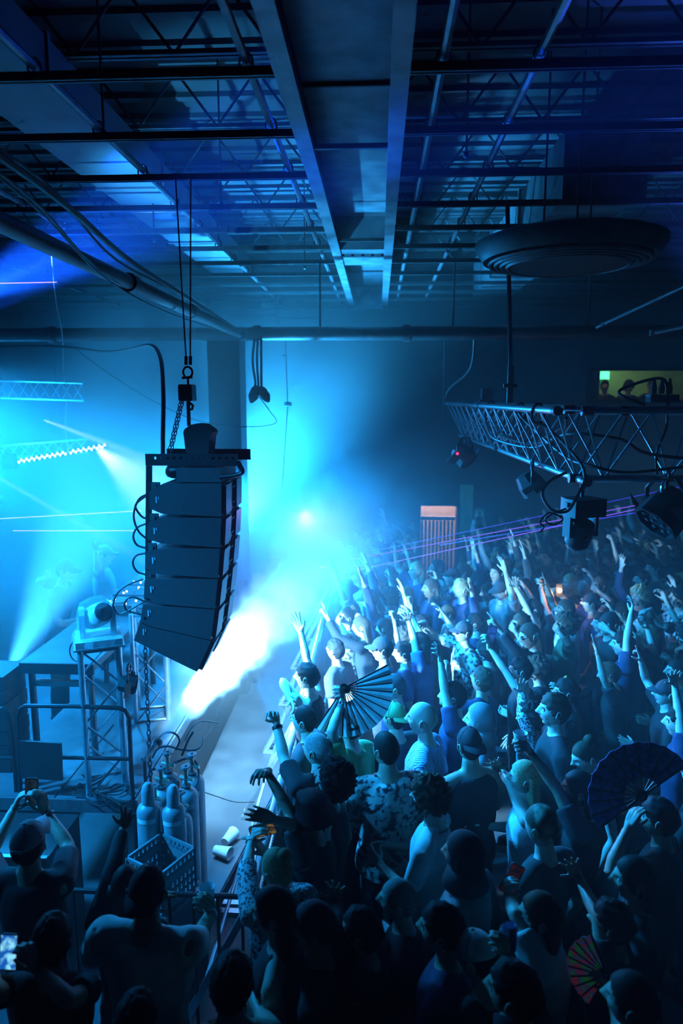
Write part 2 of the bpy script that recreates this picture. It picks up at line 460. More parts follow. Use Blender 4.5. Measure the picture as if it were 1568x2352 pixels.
# open web joists
def joist():
    t = MB(); L = XR - XL - 0.1
    for z in (0, 0.42):
        for dy in (-0.025, 0.025): t.box((0, dy, z), (L, 0.03, 0.03))
    n = 44; w = MB()
    for i in range(n):
        x0 = -L / 2 + i * L / n; x1 = x0 + L / n
        w.cyl((x0, 0, 0 if i % 2 else 0.42), (x1, 0, 0.42 if i % 2 else 0), 0.011, n=5, caps=False)
    return t.mesh('chord', M_STRUT, False), w.mesh('web', M_STRUT)
cm, wm = joist()
for i in range(9):
    t = thing('bar_joist', 'open web steel roof joist crossing above the strut grid', 'joist', ((XL + XR) / 2, 2.4 + i * 1.22, 6.08), 'roof joists')
    link('chord', cm, t, False); link('web', wm, t, False)
# pale soffit duct above the grid on the stage side, dark rectangular duct on the bar side
a = at(80, 250, 5.0)
t = thing('soffit_duct', 'long pale rectangular duct above the ceiling grid over the stage', 'duct', (a.x, 7.0, 5.80))
for k in range(4):
    MB().box((a.x, 3.4 + k * 2.3, 5.96), (0.62, 2.28, 0.22)).build('duct_section', M_PALE, t)
for k in range(3):
    MB().box((a.x, 4.545 + k * 2.3, 5.96), (0.66, 0.04, 0.26)).build('seam', M_PALE, t)
c0 = at(1390, 367, 6.2)
t = thing('air_duct', 'large rectangular sheet metal duct above the grid on the bar side', 'duct', (c0.x, 8.5, c0.z - 0.3))
for k in range(3):
    MB().box((c0.x, 7.15 + k * 1.92, c0.z), (0.62, 1.9, 0.56)).build('duct_section', M_GALV, t)
    MB().box((c0.x, 6.2 + k * 1.92, c0.z), (0.68, 0.04, 0.62)).build('flange', M_GALV, t)
# round cone diffuser
dc = at(1305, 585, 5.3)
t = thing('round_diffuser', 'large round stepped ceiling air diffuser in front of the sheet metal duct', 'diffuser', dc)
prof = [(0.20, 0.17), (0.22, 0.16), (0.58, 0.115), (0.66, 0.085), (0.66, 0.05), (0.60, -0.04), (0.58, -0.03)]
MB().lathe(prof, dc, 40).build('outer_cone', M_STRUT, t)
for k in range(4):
    r = 0.55 - k * 0.042
    MB().tube([dc + V((r * math.cos(q), r * math.sin(q), -0.05 - 0.008 * k)) for q in [i * 2 * math.pi / 40 for i in range(40)]], 0.017, 6, closed=True).build('ring', M_STRUT, t)
MB().lathe([(0.40, -0.085), (0.38, -0.03), (0.0, 0.0)], dc, 40).build('core', M_BLACK, t)
for a_ in (0.5, 2.6, 4.7): MB().cyl(dc + V((0.19 * math.cos(a_), 0.19 * math.sin(a_), 0.165)), (dc.x + 0.19 * math.cos(a_), dc.y + 0.19 * math.sin(a_), 6.61), 0.008, n=6).build('hanger', M_STRUT, t)

# ------------------------------------------------------------------ pipes
pz = at(784, 766, 8.5).z
t = thing('main_pipe', 'thick black pipe crossing the hall below the ceiling grid', 'pipe', (0, 8.5, pz))
MB().cyl((XL + 0.02, 8.5, pz), (XR - 0.02, 8.5, pz), 0.08, n=18).build('pipe', M_STRUT, t)
for u in (933, 590, 120):
    x = at(u, 766, 8.5).x
    MB().cyl((x - 0.04, 8.5, pz), (x + 0.04, 8.5, pz), 0.10, n=18).cyl((x - 0.055, 8.5, pz), (x - 0.04, 8.5, pz), 0.088, n=18).cyl((x + 0.04, 8.5, pz), (x + 0.055, 8.5, pz), 0.088, n=18).build('coupling', M_STRUT, t)
for u in (735, 1040, 1350):
    x = at(u, 740, 8.5).x
    MB().cyl((x, 8.5, pz + 0.08), (x, 8.5, 5.45), 0.012, n=6).build('hanger', M_STRUT, t)
t = thing('feed_pipe', 'black pipe running out above the stage into the thick cross pipe', 'pipe', at(560, 772, 8.45))
pa, pb = at(-60, 482, 3.3), at(560, 772, 8.45)
MB().cyl(pa, pb, 0.052, n=14).build('pipe', M_STRUT, t)
for f in (0.35, 0.62, 0.97):
    q = pa.lerp(pb, f); d = (pb - pa).normalized()
    MB().cyl(q - d * 0.05, q + d * 0.05, 0.066, n=14).build('coupling', M_STRUT, t)
q0, q1 = at(1140, 770, 9.0), at(1600, 640, 7.0)
tag(MB().cyl(at(1370, 752, 8.2), at(1600, 645, 7.0), 0.02, n=8).lathe([(0.03, -0.02), (0.03, 0.02)], at(1387, 744, 8.1), 8).build('sprinkler_pipe', M_STEEL), 'thin pipe slanting across the dark bar side ceiling', 'pipe')
tag(MB().cyl(at(1498, 765, 7.6), at(1610, 742, 7.3), 0.028, n=8).lathe([(0.036, -0.03), (0.036, 0.03)], at(1498, 765, 7.6), 8).build('sprinkler_pipe', M_STEEL), 'short fat pipe end below the bar side ceiling', 'pipe')
# steel column
c0, c1 = at(488, 900, 8.9), at(557, 900, 8.9)
xm, w = (c0.x + c1.x) / 2, c1.x - c0.x
ch = pz + 0.02
colm = struct(MB().box((xm, 8.9, ch / 2), (0.012, w, ch)).box((xm - w / 2, 8.9, ch / 2), (0.016, w, ch)).box((xm + w / 2, 8.9, ch / 2), (0.016, w, ch)).build('trim_3', M_BLACKMET, smooth=False), 'dark steel column behind the hanging loudspeakers')
MB().box((xm, 8.9 - w / 2, ch / 2), (w, 0.012, ch)).build('cover_plate', M_BLACKMET, colm)
MB().box((xm, 8.75, ch + 0.02), (w * 1.3, 0.7, 0.04)).build('cap_plate', M_BLACKMET, colm)

# cables under the ceiling
cable('cable_bundle', 'bundle of black cables strung beside the feed pipe', [(-40, 330, 2.7), (150, 470, 3.4), (300, 600, 4.6), (440, 690, 6.2), (560, 768, 8.3)], 0.017)
for k, (du, dv, r) in enumerate(((-14, 26, 0.007), (16, -4, 0.008), (-4, 42, 0.006))):
    cable('loose_cable', 'thin loose cable sagging along the cable bundle', [(-40 + du, 330 + dv, 2.75), (110 + du, 445 + dv * 1.3, 3.4), (250 + du, 600 + dv, 4.6), (400 + du, 680 + dv, 6.2), (556, 765 + dv * 0.2, 8.3)], r, group='loose cables along the bundle')
cable('power_cable', 'thick black cable looping below the cross pipe down to the loudspeakers', [(-20, 797, 8.2), (60, 795, 8.2), (150, 797, 8.0), (240, 808, 7.6), (300, 802, 7.0), (345, 793, 6.2), (368, 820, 5.6), (375, 900, 5.2), (374, 1000, 5.1), (374, 1060, 5.05)], 0.016)
cable('thin_wire', 'thin wire swooping from the cross pipe past the column', [(170, 800, 8.0), (260, 865, 7.8), (360, 925, 7.8), (450, 965, 7.8), (560, 980, 7.8), (632, 972, 7.8), (620, 945, 7.8), (590, 905, 7.8)], 0.005)
cable('hanging_string', 'frayed pale string hanging from the cross pipe to the light bar', [(118, 580, 8.0), (128, 690, 8.2), (143, 770, 8.4), (146, 850, 8.6), (154, 900, 8.6), (150, 960, 8.7), (152, 1000, 8.7), (157, 1040, 8.7)], 0.005, m=M_WHITE)
for k in range(3):
    cable('drop_cable', 'black cable hanging from the cross pipe with a connector', [(585 + k * 7, 772, 8.45), (580 + k * 10, 830, 8.2), (586 + k * 7, 880, 8.2), (580 + k * 12, 910, 8.15)], 0.014, group='cables dropping right of the column')
for k, u in enumerate((583, 606)):
    p = at(u, 905, 8.15)
    o = MB().lathe([(0.02, 0.10), (0.05, 0.06), (0.06, -0.04), (0.03, -0.09), (0.012, -0.11)], p, 10, rot=roty(0.35 - 0.9 * k)).build('cable_connector', M_BLACK)
    tag(o, 'black multi-way connector hanging on cables right of the column', 'connector', 'hanging connectors')
cable('rope', 'thin rope dangling in the bright haze', [(655, 772, 8.5), (658, 860, 8.8), (660, 930, 8.8), (655, 1010, 8.8), (648, 1120, 8.8)], 0.007)
o = MB().lathe([(0.02, 0.03), (0.05, 0.02), (0.05, -0.02), (0.02, -0.03)], at(661, 928, 8.8), 10).build('pulley', M_BLACK); tag(o, 'small pulley on the dangling rope', 'pulley')
# ------------------------------------------------------------------ line array
YA, YA2 = 4.75, 5.37
def sp(u, v): p = at(u, v, YA); return (p.x, p.z)
M_CAB = mat('speaker_paint', (0.03, 0.031, 0.034), 0.5, 0, 0.2, 40, 0.05)
M_GRILLE = pattern_mat('speaker_grille', (0.10, 0.10, 0.11), (0.02, 0.02, 0.022), 160, 'checker', 0.4)
M_TAG = mat('small_print', (0.35, 0.36, 0.38), 0.6)
cabs = [[(343, 1128), (372, 1112), (508, 1112), (508, 1187), (372, 1180), (343, 1168)],
        [(340, 1200), (368, 1190), (508, 1190), (505, 1258), (370, 1248), (337, 1238)],
        [(336, 1268), (366, 1261), (505, 1261), (500, 1328), (364, 1319), (334, 1306)],
        [(332, 1332), (360, 1330), (500, 1331), (493, 1398), (360, 1387), (330, 1375)],
        [(328, 1388), (357, 1392), (493, 1401), (484, 1470), (350, 1440), (322, 1428)],
        [(321, 1431), (350, 1443), (484, 1473), (452, 1543), (380, 1508), (307, 1471)]]
arr = thing('line_array', 'black six-cabinet line array loudspeaker hanging over the stage edge', 'loudspeaker', at(420, 1545, 5.05))
for k, c in enumerate(cabs):
    poly = [sp(*p) for p in c]
    cab = MB().prism(poly, 'y', YA, YA2).build('cabinet', M_CAB, arr, smooth=False)
    ft, fb = V((poly[2][0], 0, poly[2][1])), V((poly[3][0], 0, poly[3][1]))
    d = (fb - ft).normalized(); n = V((-d.z, 0, d.x))
    if n.x < 0: n = -n
    for (y0, y1) in ((YA + 0.03, YA + 0.22), (YA2 - 0.22, YA2 - 0.03)):
        g = MB()
        a0, a1 = ft + d * 0.012, fb - d * 0.012
        vs = []
        for off in (0.0, 0.028):
            for (p, y) in ((a0, y0), (a0, y1), (a1, y1), (a1, y0)):
                q = p + n * off; vs.append((q.x, y, q.z))
        g.add(vs, [(0, 1, 2, 3), (7, 6, 5, 4), (0, 4, 5, 1), (1, 5, 6, 2), (2, 6, 7, 3), (3, 7, 4, 0)])
        g.build('grille', M_GRILLE, cab, smooth=False)
    for q in (0.25, 0.75):
        p = ft.lerp(fb, q) + n * 0.01
        MB().box((p.x, (YA + YA2) / 2, p.z), (0.02, 0.15, 0.012)).build('horn_slot', M_BLACK, cab)
    # rear rigging plate and its small data label
    r0, r1 = poly[0], poly[5]
    MB().box(((r0[0] + r1[0]) / 2 + 0.015, YA + 0.31, (r0[1] + r1[1]) / 2), (0.02, 0.5, abs(r0[1] - r1[1]) * 0.9)).build('amp_panel', M_BLACKMET, cab)
    lx, lz = (r0[0] + r1[0]) / 2 + 0.05, (r0[1] + r1[1]) / 2
    MB().box((lx, YA - 0.002, lz), (0.010, 0.004, 0.045)).box((lx + 0.016, YA - 0.002, lz + 0.012), (0.006, 0.004, 0.02)).build('side_print', M_TAG, cab)
    for y in (YA + 0.02, YA2 - 0.02):
        MB().box((poly[0][0] + 0.04, y, poly[0][1] + 0.035), (0.06, 0.02, 0.05)).cyl((poly[0][0] + 0.04, y - 0.02, poly[0][1] + 0.035), (poly[0][0] + 0.04, y + 0.02, poly[0][1] + 0.035), 0.012).build('rigging_link', M_STRUT, cab)
# bumper frame
bz0, bz1 = sp(330, 1044)[1], sp(330, 1071)[1]
bx0, bx1 = sp(328, 1050)[0], sp(541, 1050)[0]
fr = MB()
for y in (YA + 0.06, YA2 - 0.06): fr.box(((bx0 + bx1) / 2, y, (bz0 + bz1) / 2), (bx1 - bx0, 0.02, bz0 - bz1))
bump = None
# nearest bar drilled with holes: built from web pieces
holes = [350 + 15 * i for i in range(13)]
bar = MB()
hx = [sp(u, 1052)[0] for u in holes]
edges = [bx0] + [v for x in hx for v in (x - 0.0105, x + 0.0105)] + [bx1]
for i in range(0, len(edges) - 1, 2):
    bar.box(((edges[i] + edges[i + 1]) / 2, YA + 0.06, (bz0 + bz1) / 2), (edges[i + 1] - edges[i], 0.022, bz0 - bz1))
hz = (bz0 + bz1) / 2 + 0.012
for x in hx:
    bar.box((x, YA + 0.06, (bz0 + hz + 0.010) / 2), (0.021, 0.022, bz0 - hz - 0.010)); bar.box((x, YA + 0.06, (bz1 + hz - 0.010) / 2), (0.021, 0.022, hz - 0.010 - bz1))
bump = bar.build('bumper_bar', M_BLACKMET, arr, smooth=False)
MB().box(((bx0 + bx1) / 2, YA2 - 0.06, (bz0 + bz1) / 2), (bx1 - bx0, 0.022, bz0 - bz1)).build('bumper_bar', M_BLACKMET, arr)
MB().tube(spline([(sp(540, 1060)[0], YA + 0.06, sp(540, 1062)[1]), (sp(552, 1075)[0], YA + 0.06, sp(552, 1085)[1]), (sp(535, 1092)[0], YA + 0.06, sp(535, 1094)[1]), (sp(500, 1098)[0], YA + 0.06, sp(500, 1098)[1])]), 0.018, 8).build('hook_arm', M_BLACKMET, arr)
x0, z0 = sp(350, 1110); x1, z1 = sp(500, 1076)
rr = (z1 - z0) / 2
MB().tube([(x0 + rr * 0.15, YA + 0.3, z0 + rr), (x0 + rr * 0.4, YA + 0.3, z0 + rr), (x0 + rr, YA + 0.3, z0 + rr), (x1 - 0.03, YA + 0.3, z0 + rr), (x1, YA + 0.3, z0 + rr)], [rr * 0.45, rr * 0.8, rr, rr, rr * 0.8], 16).build('spreader_tube', M_BLACKMET, arr)
MB().box(((x0 + x1) / 2 + 0.08, (YA + YA2) / 2, z0 + rr), (0.32, 0.5, rr * 1.9)).build('bumper_core', M_CAB, arr)
xs, zs = sp(336, 1072); xs2, zs2 = sp(334, 1335)
MB().bar((xs, YA + 0.06, zs), (xs2, YA + 0.06, zs2), 0.036, 0.03, up=(0, 1, 0)).build('pullback_strap', M_BLACKMET, arr)
# chain bag and pick point
prof = [(402, 998), (404, 990), (418, 979), (430, 976), (448, 978), (466, 990), (471, 997), (466, 1008), (462, 1045), (464, 1078), (408, 1078), (408, 1045), (404, 1008)]
MB().prism([sp(*p) for p in prof], 'y', YA + 0.2, YA + 0.4).build('chain_bag', mat('canvas', (0.015, 0.015, 0.017), 0.8), arr)
# cables looping out at the back of the cabinets
for k, pts in enumerate(([(343, 1132), (318, 1148), (307, 1185), (318, 1220), (340, 1240)], [(342, 1135), (318, 1152), (311, 1165), (325, 1186), (340, 1192)],
                         [(338, 1202), (315, 1212), (306, 1232), (315, 1252), (340, 1260)], [(336, 1270), (313, 1276), (305, 1293), (314, 1312), (335, 1320)],
                         [(328, 1330), (290, 1345), (268, 1365), (260, 1390), (272, 1410), (290, 1405), (330, 1382)], [(334, 1383), (310, 1372), (294, 1374), (286, 1388), (292, 1402), (325, 1412)])):
    cable('jumper_cable', '', pts, 0.0075, YA + 0.12, parent=arr, n=8)

# chain hoist over the array
YH = YA + 0.3
hoist = thing('chain_hoist', 'small black chain hoist on wire slings above the line array', 'hoist', at(430, 905, YH))
hb = at(430, 902, YH)
bw, bh = 0.098, 0.118
MB().prism([(hb.x + a, hb.z + b2) for a, b2 in ((-0.05, 0.05), (-0.044, 0.059), (0.044, 0.059), (0.049, 0.05), (0.051, -0.05), (0.046, -0.059), (-0.046, -0.058), (-0.05, -0.045))], 'y', YH - 0.06, YH + 0.06).build('body', M_BLACKMET, hoist)
tp = at(431, 855, YH)
MB().tube([tp + V((0.034 * math.cos(a), 0, 0.038 * math.sin(a))) for a in [R(-50 + i * 28) for i in range(11)]], 0.008, 8).build('shackle', M_BLACKMET, hoist)
MB().cyl(at(418, 868, YH), at(442, 866, YH), 0.009, n=8).build('shackle_pin', M_BLACKMET, hoist)
MB().cyl(at(431, 868, YH), at(432, 885, YH), 0.009, n=8).build('eye', M_BLACKMET, hoist)
MB().tube([at(u, v, YH) for u, v in ((429, 918), (436, 926), (443, 932), (441, 940), (434, 941), (431, 936))], 0.010, 8).build('hook', M_BLACKMET, hoist)
MB().bar(at(432, 915, YH), at(434, 978, YH), 0.022, 0.022).build('hook_shank', M_BLACKMET, hoist)
for (ua, ub) in ((414, 427), (448, 437)):
    top = at(ua, 715, YH + 0.15); top.z = max(top.z, 5.44)
    MB().cyl(at(ub, 820, YH), top, 0.0055, n=6).build('sling', M_STRUT, hoist)
    MB().cyl(at(ub, 818, YH), at(ub, 838, YH), 0.012, n=8).build('sling_sleeve', M_BLACKMET, hoist)
def chain(a, b, parent, name='chain', n=None, r=0.0035, L=0.032):
    a, b = V(a), V(b); d = b - a; n = n or max(2, int(d.length / (L * 0.8))); m = MB(); dd = d.normalized(); s1 = dd.orthogonal().normalized(); s2 = dd.cross(s1)
    for i in range(n):
        c = a + d * ((i + 0.5) / n); s = s1 if i % 2 else s2
        m.tube([c + dd * (L / 2) * math.sin(q) + s * (L * 0.3) * math.cos(q) for q in [k * math.pi / 4 for k in range(8)]], r, 5, closed=True)
    o = m.build(name, M_BLACKMET, parent); return o
chain(at(415, 918, YH), at(385, 1048, YH), hoist); chain(at(421, 918, YH), at(391, 1048, YH), hoist)
tag(chain(at(333, 1478, 5.2), at(346, 1795, 5.0), None, 'hanging_chain', r=0.005, L=0.05), 'long black chain hanging below the line array to the stage deck', 'chain')

# ------------------------------------------------------------------ lighting truss on the right
def truss_run(P, ax, L, label, h=0.45, w=0.42, r=0.025, step=0.42):
    """P: near end of bottom chord; ax: direction"""
    ax = V(ax).normalized(); side = ax.cross(V((0, 0, 1))).normalized(); up = V((0, 0, 1))
    t = thing('lighting_truss', label, 'truss', P)
    A = [P + up * h - side * (w / 2), P + up * h + side * (w / 2), P]
    for a in A: MB().cyl(a, a + ax * L, r, n=12).build('chord', M_ALU, t)
    n = int(L / step)
    for i in range(n):
        for (p, q) in ((2, 0), (2, 1), (0, 1)):
            a = A[p] + ax * (i * step); b_ = A[q] + ax * ((i + 1) * step); m_ = A[p] + ax * ((i + 1) * step)
            if p == 2:
                MB().cyl(A[q] + ax * (i * step), A[p] + ax * ((i + 0.5) * step), 0.008, n=6, caps=False).build('brace', M_ALU, t)
                MB().cyl(A[p] + ax * ((i + 0.5) * step), b_, 0.008, n=6, caps=False).build('brace', M_ALU, t)
            else:
                MB().cyl(a if i % 2 else A[q] + ax * (i * step), b_ if i % 2 else m_, 0.008, n=6, caps=False).build('brace', M_ALU, t)
    for f in (0.0, L * 0.5):
        for a in A: MB().cyl(a + ax * (f - 0.02), a + ax * (f + 0.05), r * 1.25, n=12).build('coupler', M_STRUT, t)
    return t, A
PC = at(1347, 1107, 4.5)
tr1, A1 = truss_run(PC, (-0.03, 1, 0), 5.6, 'triangular aluminium truss running back from its corner toward the bright haze')
tr2, A2 = truss_run(PC + V((-0.04, 0.2, 0.0)), (1, 0.01, 0), 2.6, 'triangular aluminium truss running sideways from the corner towards the bar wall', w=0.40)
# hanging pole
p0 = at(1159, 628, 6.1); p1 = at(1170, 925, 5.9)
t = thing('truss_pole', 'black drop pole holding the truss from the ceiling', 'pole', p1)
MB().cyl((p0.x, p0.y, 5.47), p1 + V((0, 0, 0.22)), 0.018, n=10).build('pole', M_BLACKMET, t)
MB().cyl(p1, p1 + V((0, 0, 0.3)), 0.028, n=10).build('sleeve', M_BLACKMET, t)
MB().box(p1 + V((0, 0, 0.14)), (0.11, 0.03, 0.03)).build('clamp_bolt', M_BLACKMET, t)

def clamp(P, parent):
    MB().tube([P + V((0, 0.034 * math.cos(a), 0.034 * math.sin(a))) for a in [k * math.pi / 6 for k in range(12)]], 0.010, 6, closed=True).cyl(P + V((0, 0, -0.03)), P + V((0, 0, -0.085)), 0.012).build('clamp', M_BLACKMET, parent)
def moving_head(P, s, label, aim=None, rz=0.0, mat_=None, shell=None):
    """hung moving head: P = underside of clamp"""
    m_ = mat_ or M_BLACK
    t = thing('moving_head_light', label, 'stage light', P)
    clamp(P, t)
    MB().prism([(-0.16 * s, -0.14 * s), (-0.17 * s, 0.0), (-0.13 * s, 0.13 * s), (0.13 * s, 0.13 * s), (0.17 * s, 0.0), (0.16 * s, -0.14 * s)], 'z', -0.16 * s, 0).xf(Matrix.Translation(P + V((0, 0, -0.09))) @ Matrix.Rotation(rz, 4, 'Z')).build('base', m_, t)
    zb = -0.09 - 0.16 * s
    for sx in (-1, 1):
        MB().box((sx * 0.135 * s, 0, -0.09 * s), (0.03 * s, 0.11 * s, 0.20 * s)).xf(Matrix.Translation(P + V((0, 0, zb))) @ Matrix.Rotation(rz, 4, 'Z')).build('yoke_arm', m_, t)
    hd = MB().lathe([(0.06 * s, 0.13 * s), (0.10 * s, 0.11 * s), (0.115 * s, 0.0), (0.11 * s, -0.11 * s), (0.085 * s, -0.13 * s)], (0, 0, 0), 20)
    M4 = Matrix.Translation(P + V((0, 0, zb - 0.16 * s))) @ Matrix.Rotation(rz, 4, 'Z') @ Matrix.Rotation(R(25), 4, 'X')
    h = hd.xf(M4).build('head', m_, t)
    MB().lathe([(0.088 * s, 0), (0.088 * s, -0.012 * s), (0.07 * s, -0.03 * s), (0.0, -0.035 * s)], (0, 0, -0.125 * s), 18).xf(M4).build('lens', M_GLASS, h)
    MB().prism([(-0.025 * s, 0), (0.025 * s, 0), (0, 0.03 * s)], 'y', -0.120 * s, -0.112 * s).xf(M4).build('emblem', M_TAG, h)
    MB().box((-0.15 * s, -0.02, 0.05 * s), (0.05, 0.03, 0.03)).xf(Matrix.Translation(P + V((0, 0, -0.09 - 0.1 * s))) @ Matrix.Rotation(rz, 4, 'Z')).build('power_plug', M_RUBBER, t)
    return t
mh = moving_head(at(1338, 1112, 4.55), 0.72, 'black moving head light hanging under the truss corner', rz=R(20))
def par_can(P, d, s, label, parent_name='par_light', leds=True):
    d = V(d).normalized(); q = d.to_track_quat('-Z', 'Y').to_matrix()
    t = thing(parent_name, label, 'stage light', P)
    clamp(P, t)
    C = P + V((0, 0, -0.2 * s))
    M4 = Matrix.Translation(C) @ q.to_4x4()
    b_ = MB().lathe([(0.05 * s, 0.13 * s), (0.09 * s, 0.12 * s), (0.12 * s, 0.02 * s), (0.125 * s, -0.08 * s), (0.11 * s, -0.08 * s), (0.11 * s, -0.05 * s)], (0, 0, 0), 8).xf(M4).build('housing', M_BLACK, t, smooth=False)
    yk = [V((-0.14 * s, 0, 0)), V((-0.145 * s, 0, 0.12 * s)), V((-0.07 * s, 0, 0.19 * s)), V((0.07 * s, 0, 0.19 * s)), V((0.145 * s, 0, 0.12 * s)), V((0.14 * s, 0, 0))]
    sd = d.cross(V((0, 0, 1))).normalized()
    MB().tube([C + sd * p.x + V((0, 0, p.z)) for p in yk], 0.010 * s + 0.003, 6).build('yoke', M_BLACKMET, t)
    lm = MB().lathe([(0.012 * s, 0), (0.012 * s, -0.008 * s), (0.0, -0.012 * s)], (0, 0, 0), 8).mesh('lens', M_STEEL)
    if leds:
        for i in range(12):
            r_, a = (0.08, i * 2 * math.pi / 9) if i < 9 else (0.035, i * 2 * math.pi / 3)
            o = link('lens', lm, t, False); o.matrix_local = Matrix.Translation(-P) @ M4 @ Matrix.Translation((r_ * s * math.cos(a), r_ * s * math.sin(a), -0.055 * s))
    for sx in (-1, 1):
        MB().box((sx * 0.15 * s, 0, -0.11 * s), (0.10 * s, 0.18 * s, 0.006)).xf(M4 @ Matrix.Rotation(sx * R(-35), 4, 'Y')).build('barn_door', M_BLACK, t)
    return t
par_can(at(1532, 1092, 4.6), (-0.75, -0.25, -0.75), 1.25, 'black multi-lens par light with a silver clamp under the sideways truss')
cl = at(1530, 1122, 4.58)
tag(MB().tube([cl + V((0.03 * math.cos(a), 0, 0.06 * math.sin(a))) for a in [R(70 + i * 20) for i in range(10)]], 0.010, 8).lathe([(0.0, -0.012), (0.018, -0.008), (0.018, 0.008), (0, 0.012)], at(1534, 1085, 4.58), 10).build('safety_clamp', mat('chrome', (0.8, 0.82, 0.85), 0.15, 1.0)), 'shiny chrome clamp gripping the sideways truss above the par light', 'clamp')
par_can(at(1222, 1065, 5.6), (0.55, -0.1, -0.8), 0.85, 'small black light with open barn doors under the middle of the truss', leds=False)
par_can(at(1068, 1005, 7.6), (0.6, -0.5, -0.7), 1.0, 'black light at the far end of the truss with a red dot', leds=False)
tag(MB().ell(at(1050, 1042, 7.4), (0.014, 0.014, 0.014)).cyl(at(1050, 1042, 7.4), at(1050, 1042, 7.46), 0.008).build('indicator_lamp', emis('red_led', (1, 0.02, 0.1), 4, False)), 'tiny red indicator glowing on the far truss light', 'lamp')
# cable mess on the truss
Tc = [([(1060, 925, 9), (1070, 950, 8.6), (1130, 980, 7.5), (1150, 1000, 6.6), (1220, 1020, 5.8), (1290, 995, 5.2), (1300, 960, 4.9)], 0.010, 'black cable swagged inside the truss'),
      ([(1130, 930, 7.5), (1115, 950, 7.4), (1120, 985, 7.0), (1140, 1010, 6.6), (1225, 1028, 5.8), (1300, 998, 5.0), (1420, 1008, 4.7), (1480, 1040, 4.6), (1590, 1055, 4.5)], 0.011, 'black cable swagged from the truss corner to the bar side'),
      ([(1200, 930, 5.8), (1192, 950, 5.7), (1225, 985, 5.5), (1300, 1050, 4.9), (1360, 1070, 4.6), (1440, 1085, 4.6), (1590, 1070, 4.6)], 0.010, 'black cable dropping along the truss to the sideways chord'),
      ([(1240, 935, 5.1), (1222, 945, 5.0), (1226, 970, 5.0), (1260, 985, 4.9), (1330, 1060, 4.6), (1345, 1105, 4.5)], 0.012, 'thick black cable wrapped round the near truss chord'),
      ([(1480, 930, 4.6), (1420, 900, 4.7), (1500, 870, 4.7), (1530, 880, 4.7), (1535, 930, 4.6)], 0.011, 'black cable arching above the sideways truss'),
      ([(1345, 1100, 4.45), (1320, 1150, 4.35), (1300, 1175, 4.35), (1265, 1170, 4.4), (1245, 1135, 4.5), (1262, 1105, 4.6), (1300, 1085, 4.7)], 0.010, 'black power cable looping to the moving head'),
      ([(1300, 1168, 4.4), (1268, 1180, 4.4), (1252, 1195, 4.4), (1270, 1205, 4.4), (1292, 1192, 4.4), (1262, 1178, 4.42), (1240, 1198, 4.4), (1248, 1210, 4.4), (1240, 1222, 4.4)], 0.006, 'thin curled cable tail beside the moving head'),
      ([(1530, 930, 4.6), (1530, 980, 4.6), (1508, 1040, 4.6), (1508, 1090, 4.6)], 0.008, 'black cable dropping to the par light'),
      ([(1020, 918, 9.6), (1035, 890, 9.4), (1070, 860, 9.0), (1085, 830, 8.8), (1090, 770, 8.5)], 0.018, 'thick black cable hanging from the cross pipe to the far truss end'),
      ([(1022, 770, 8.5), (1020, 860, 9.2), (1018, 970, 9.6)], 0.010, 'thin black cable hanging straight at the far truss end'),
      ([(1130, 962, 7.4), (1160, 1000, 6.6), (1215, 1018, 6.0), (1260, 1000, 5.5), (1300, 975, 5.2)], 0.008, 'thin swagged cable in the middle of the truss')]
for pts, r, lab in Tc: cable('truss_cable', lab, pts, r)
for (u, v, Y) in ((1128, 938, 7.4), (1195, 945, 5.9), (1235, 950, 5.0)):
    c = at(u, v, Y)
    o = MB().tube([c + V((0.045 * math.cos(a), 0.02 * math.sin(2 * a), 0.07 * math.sin(a))) for a in [k * math.pi / 7 for k in range(14)]], 0.010, 6, closed=True).build('cable_loop', M_RUBBER)
    tag(o, 'black cable loop tied around the upper truss chord', 'cable', 'cable loops on the truss')
t = thing('splitter_box', 'small black power splitter with plugs on top of the sideways truss', 'electrical box', at(1520, 925, 4.7))
MB().box(at(1520, 915, 4.7), (0.18, 0.1, 0.05)).build('box', M_GREYPLASTIC, t)
for k in range(3):
    q = at(1500 + k * 18, 905, 4.7); MB().lathe([(0.02, 0), (0.022, 0.04), (0.012, 0.07), (0.008, 0.1)], q, 8).build('plug', M_RUBBER, t)
tag(MB().box(at(1117, 905, 7.6), (0.11, 0.1, 0.11)).box(at(1117, 920, 7.6), (0.16, 0.12, 0.02)).build('junction_box', M_STRUT), 'small dark box standing on the far part of the truss', 'electrical box')

# laser beams
LZ = emis('laser_beam', (0.07, 0.03, 1.0), 0.7, False)
LZ2 = emis('laser_beam_violet', (0.28, 0.08, 1.0), 0.8, False)
for k, ((u0, v0), (u1, v1), m_, r_) in enumerate((((800, 1278), (1568, 1117), LZ, 0.004), ((800, 1287), (1568, 1140), LZ2, 0.005), ((772, 1320), (1568, 1146), LZ2, 0.005), ((1010, 1252), (1568, 1160), LZ, 0.005))):
    o = MB().cyl(at(u0, v0, 8.6), at(u1, v1, 6.2), r_, n=6).build('laser_beam', m_); tag(o, 'thin violet-blue laser beam slanting over the crowd', 'laser beam', 'violet laser beams')
LP = emis('laser_beam_pink', (0.75, 0.45, 1.0), 1.6, False)
for (a, b_) in (((-10, 1192), (325, 1173)), ((30, 1219), (310, 1219))):
    o = MB().cyl(at(a[0], a[1], 8.2), at(b_[0], b_[1], 8.2), 0.0035, n=6).build('laser_beam', LP); tag(o, 'thin pink laser beam in the haze behind the stage', 'laser beam', 'pink laser beams')
o = MB().cyl(at(-10, 651, 7.6), at(130, 648, 7.6), 0.004, n=6).build('laser_beam', LP); tag(o, 'short pale laser beam below the ceiling grid', 'laser beam')

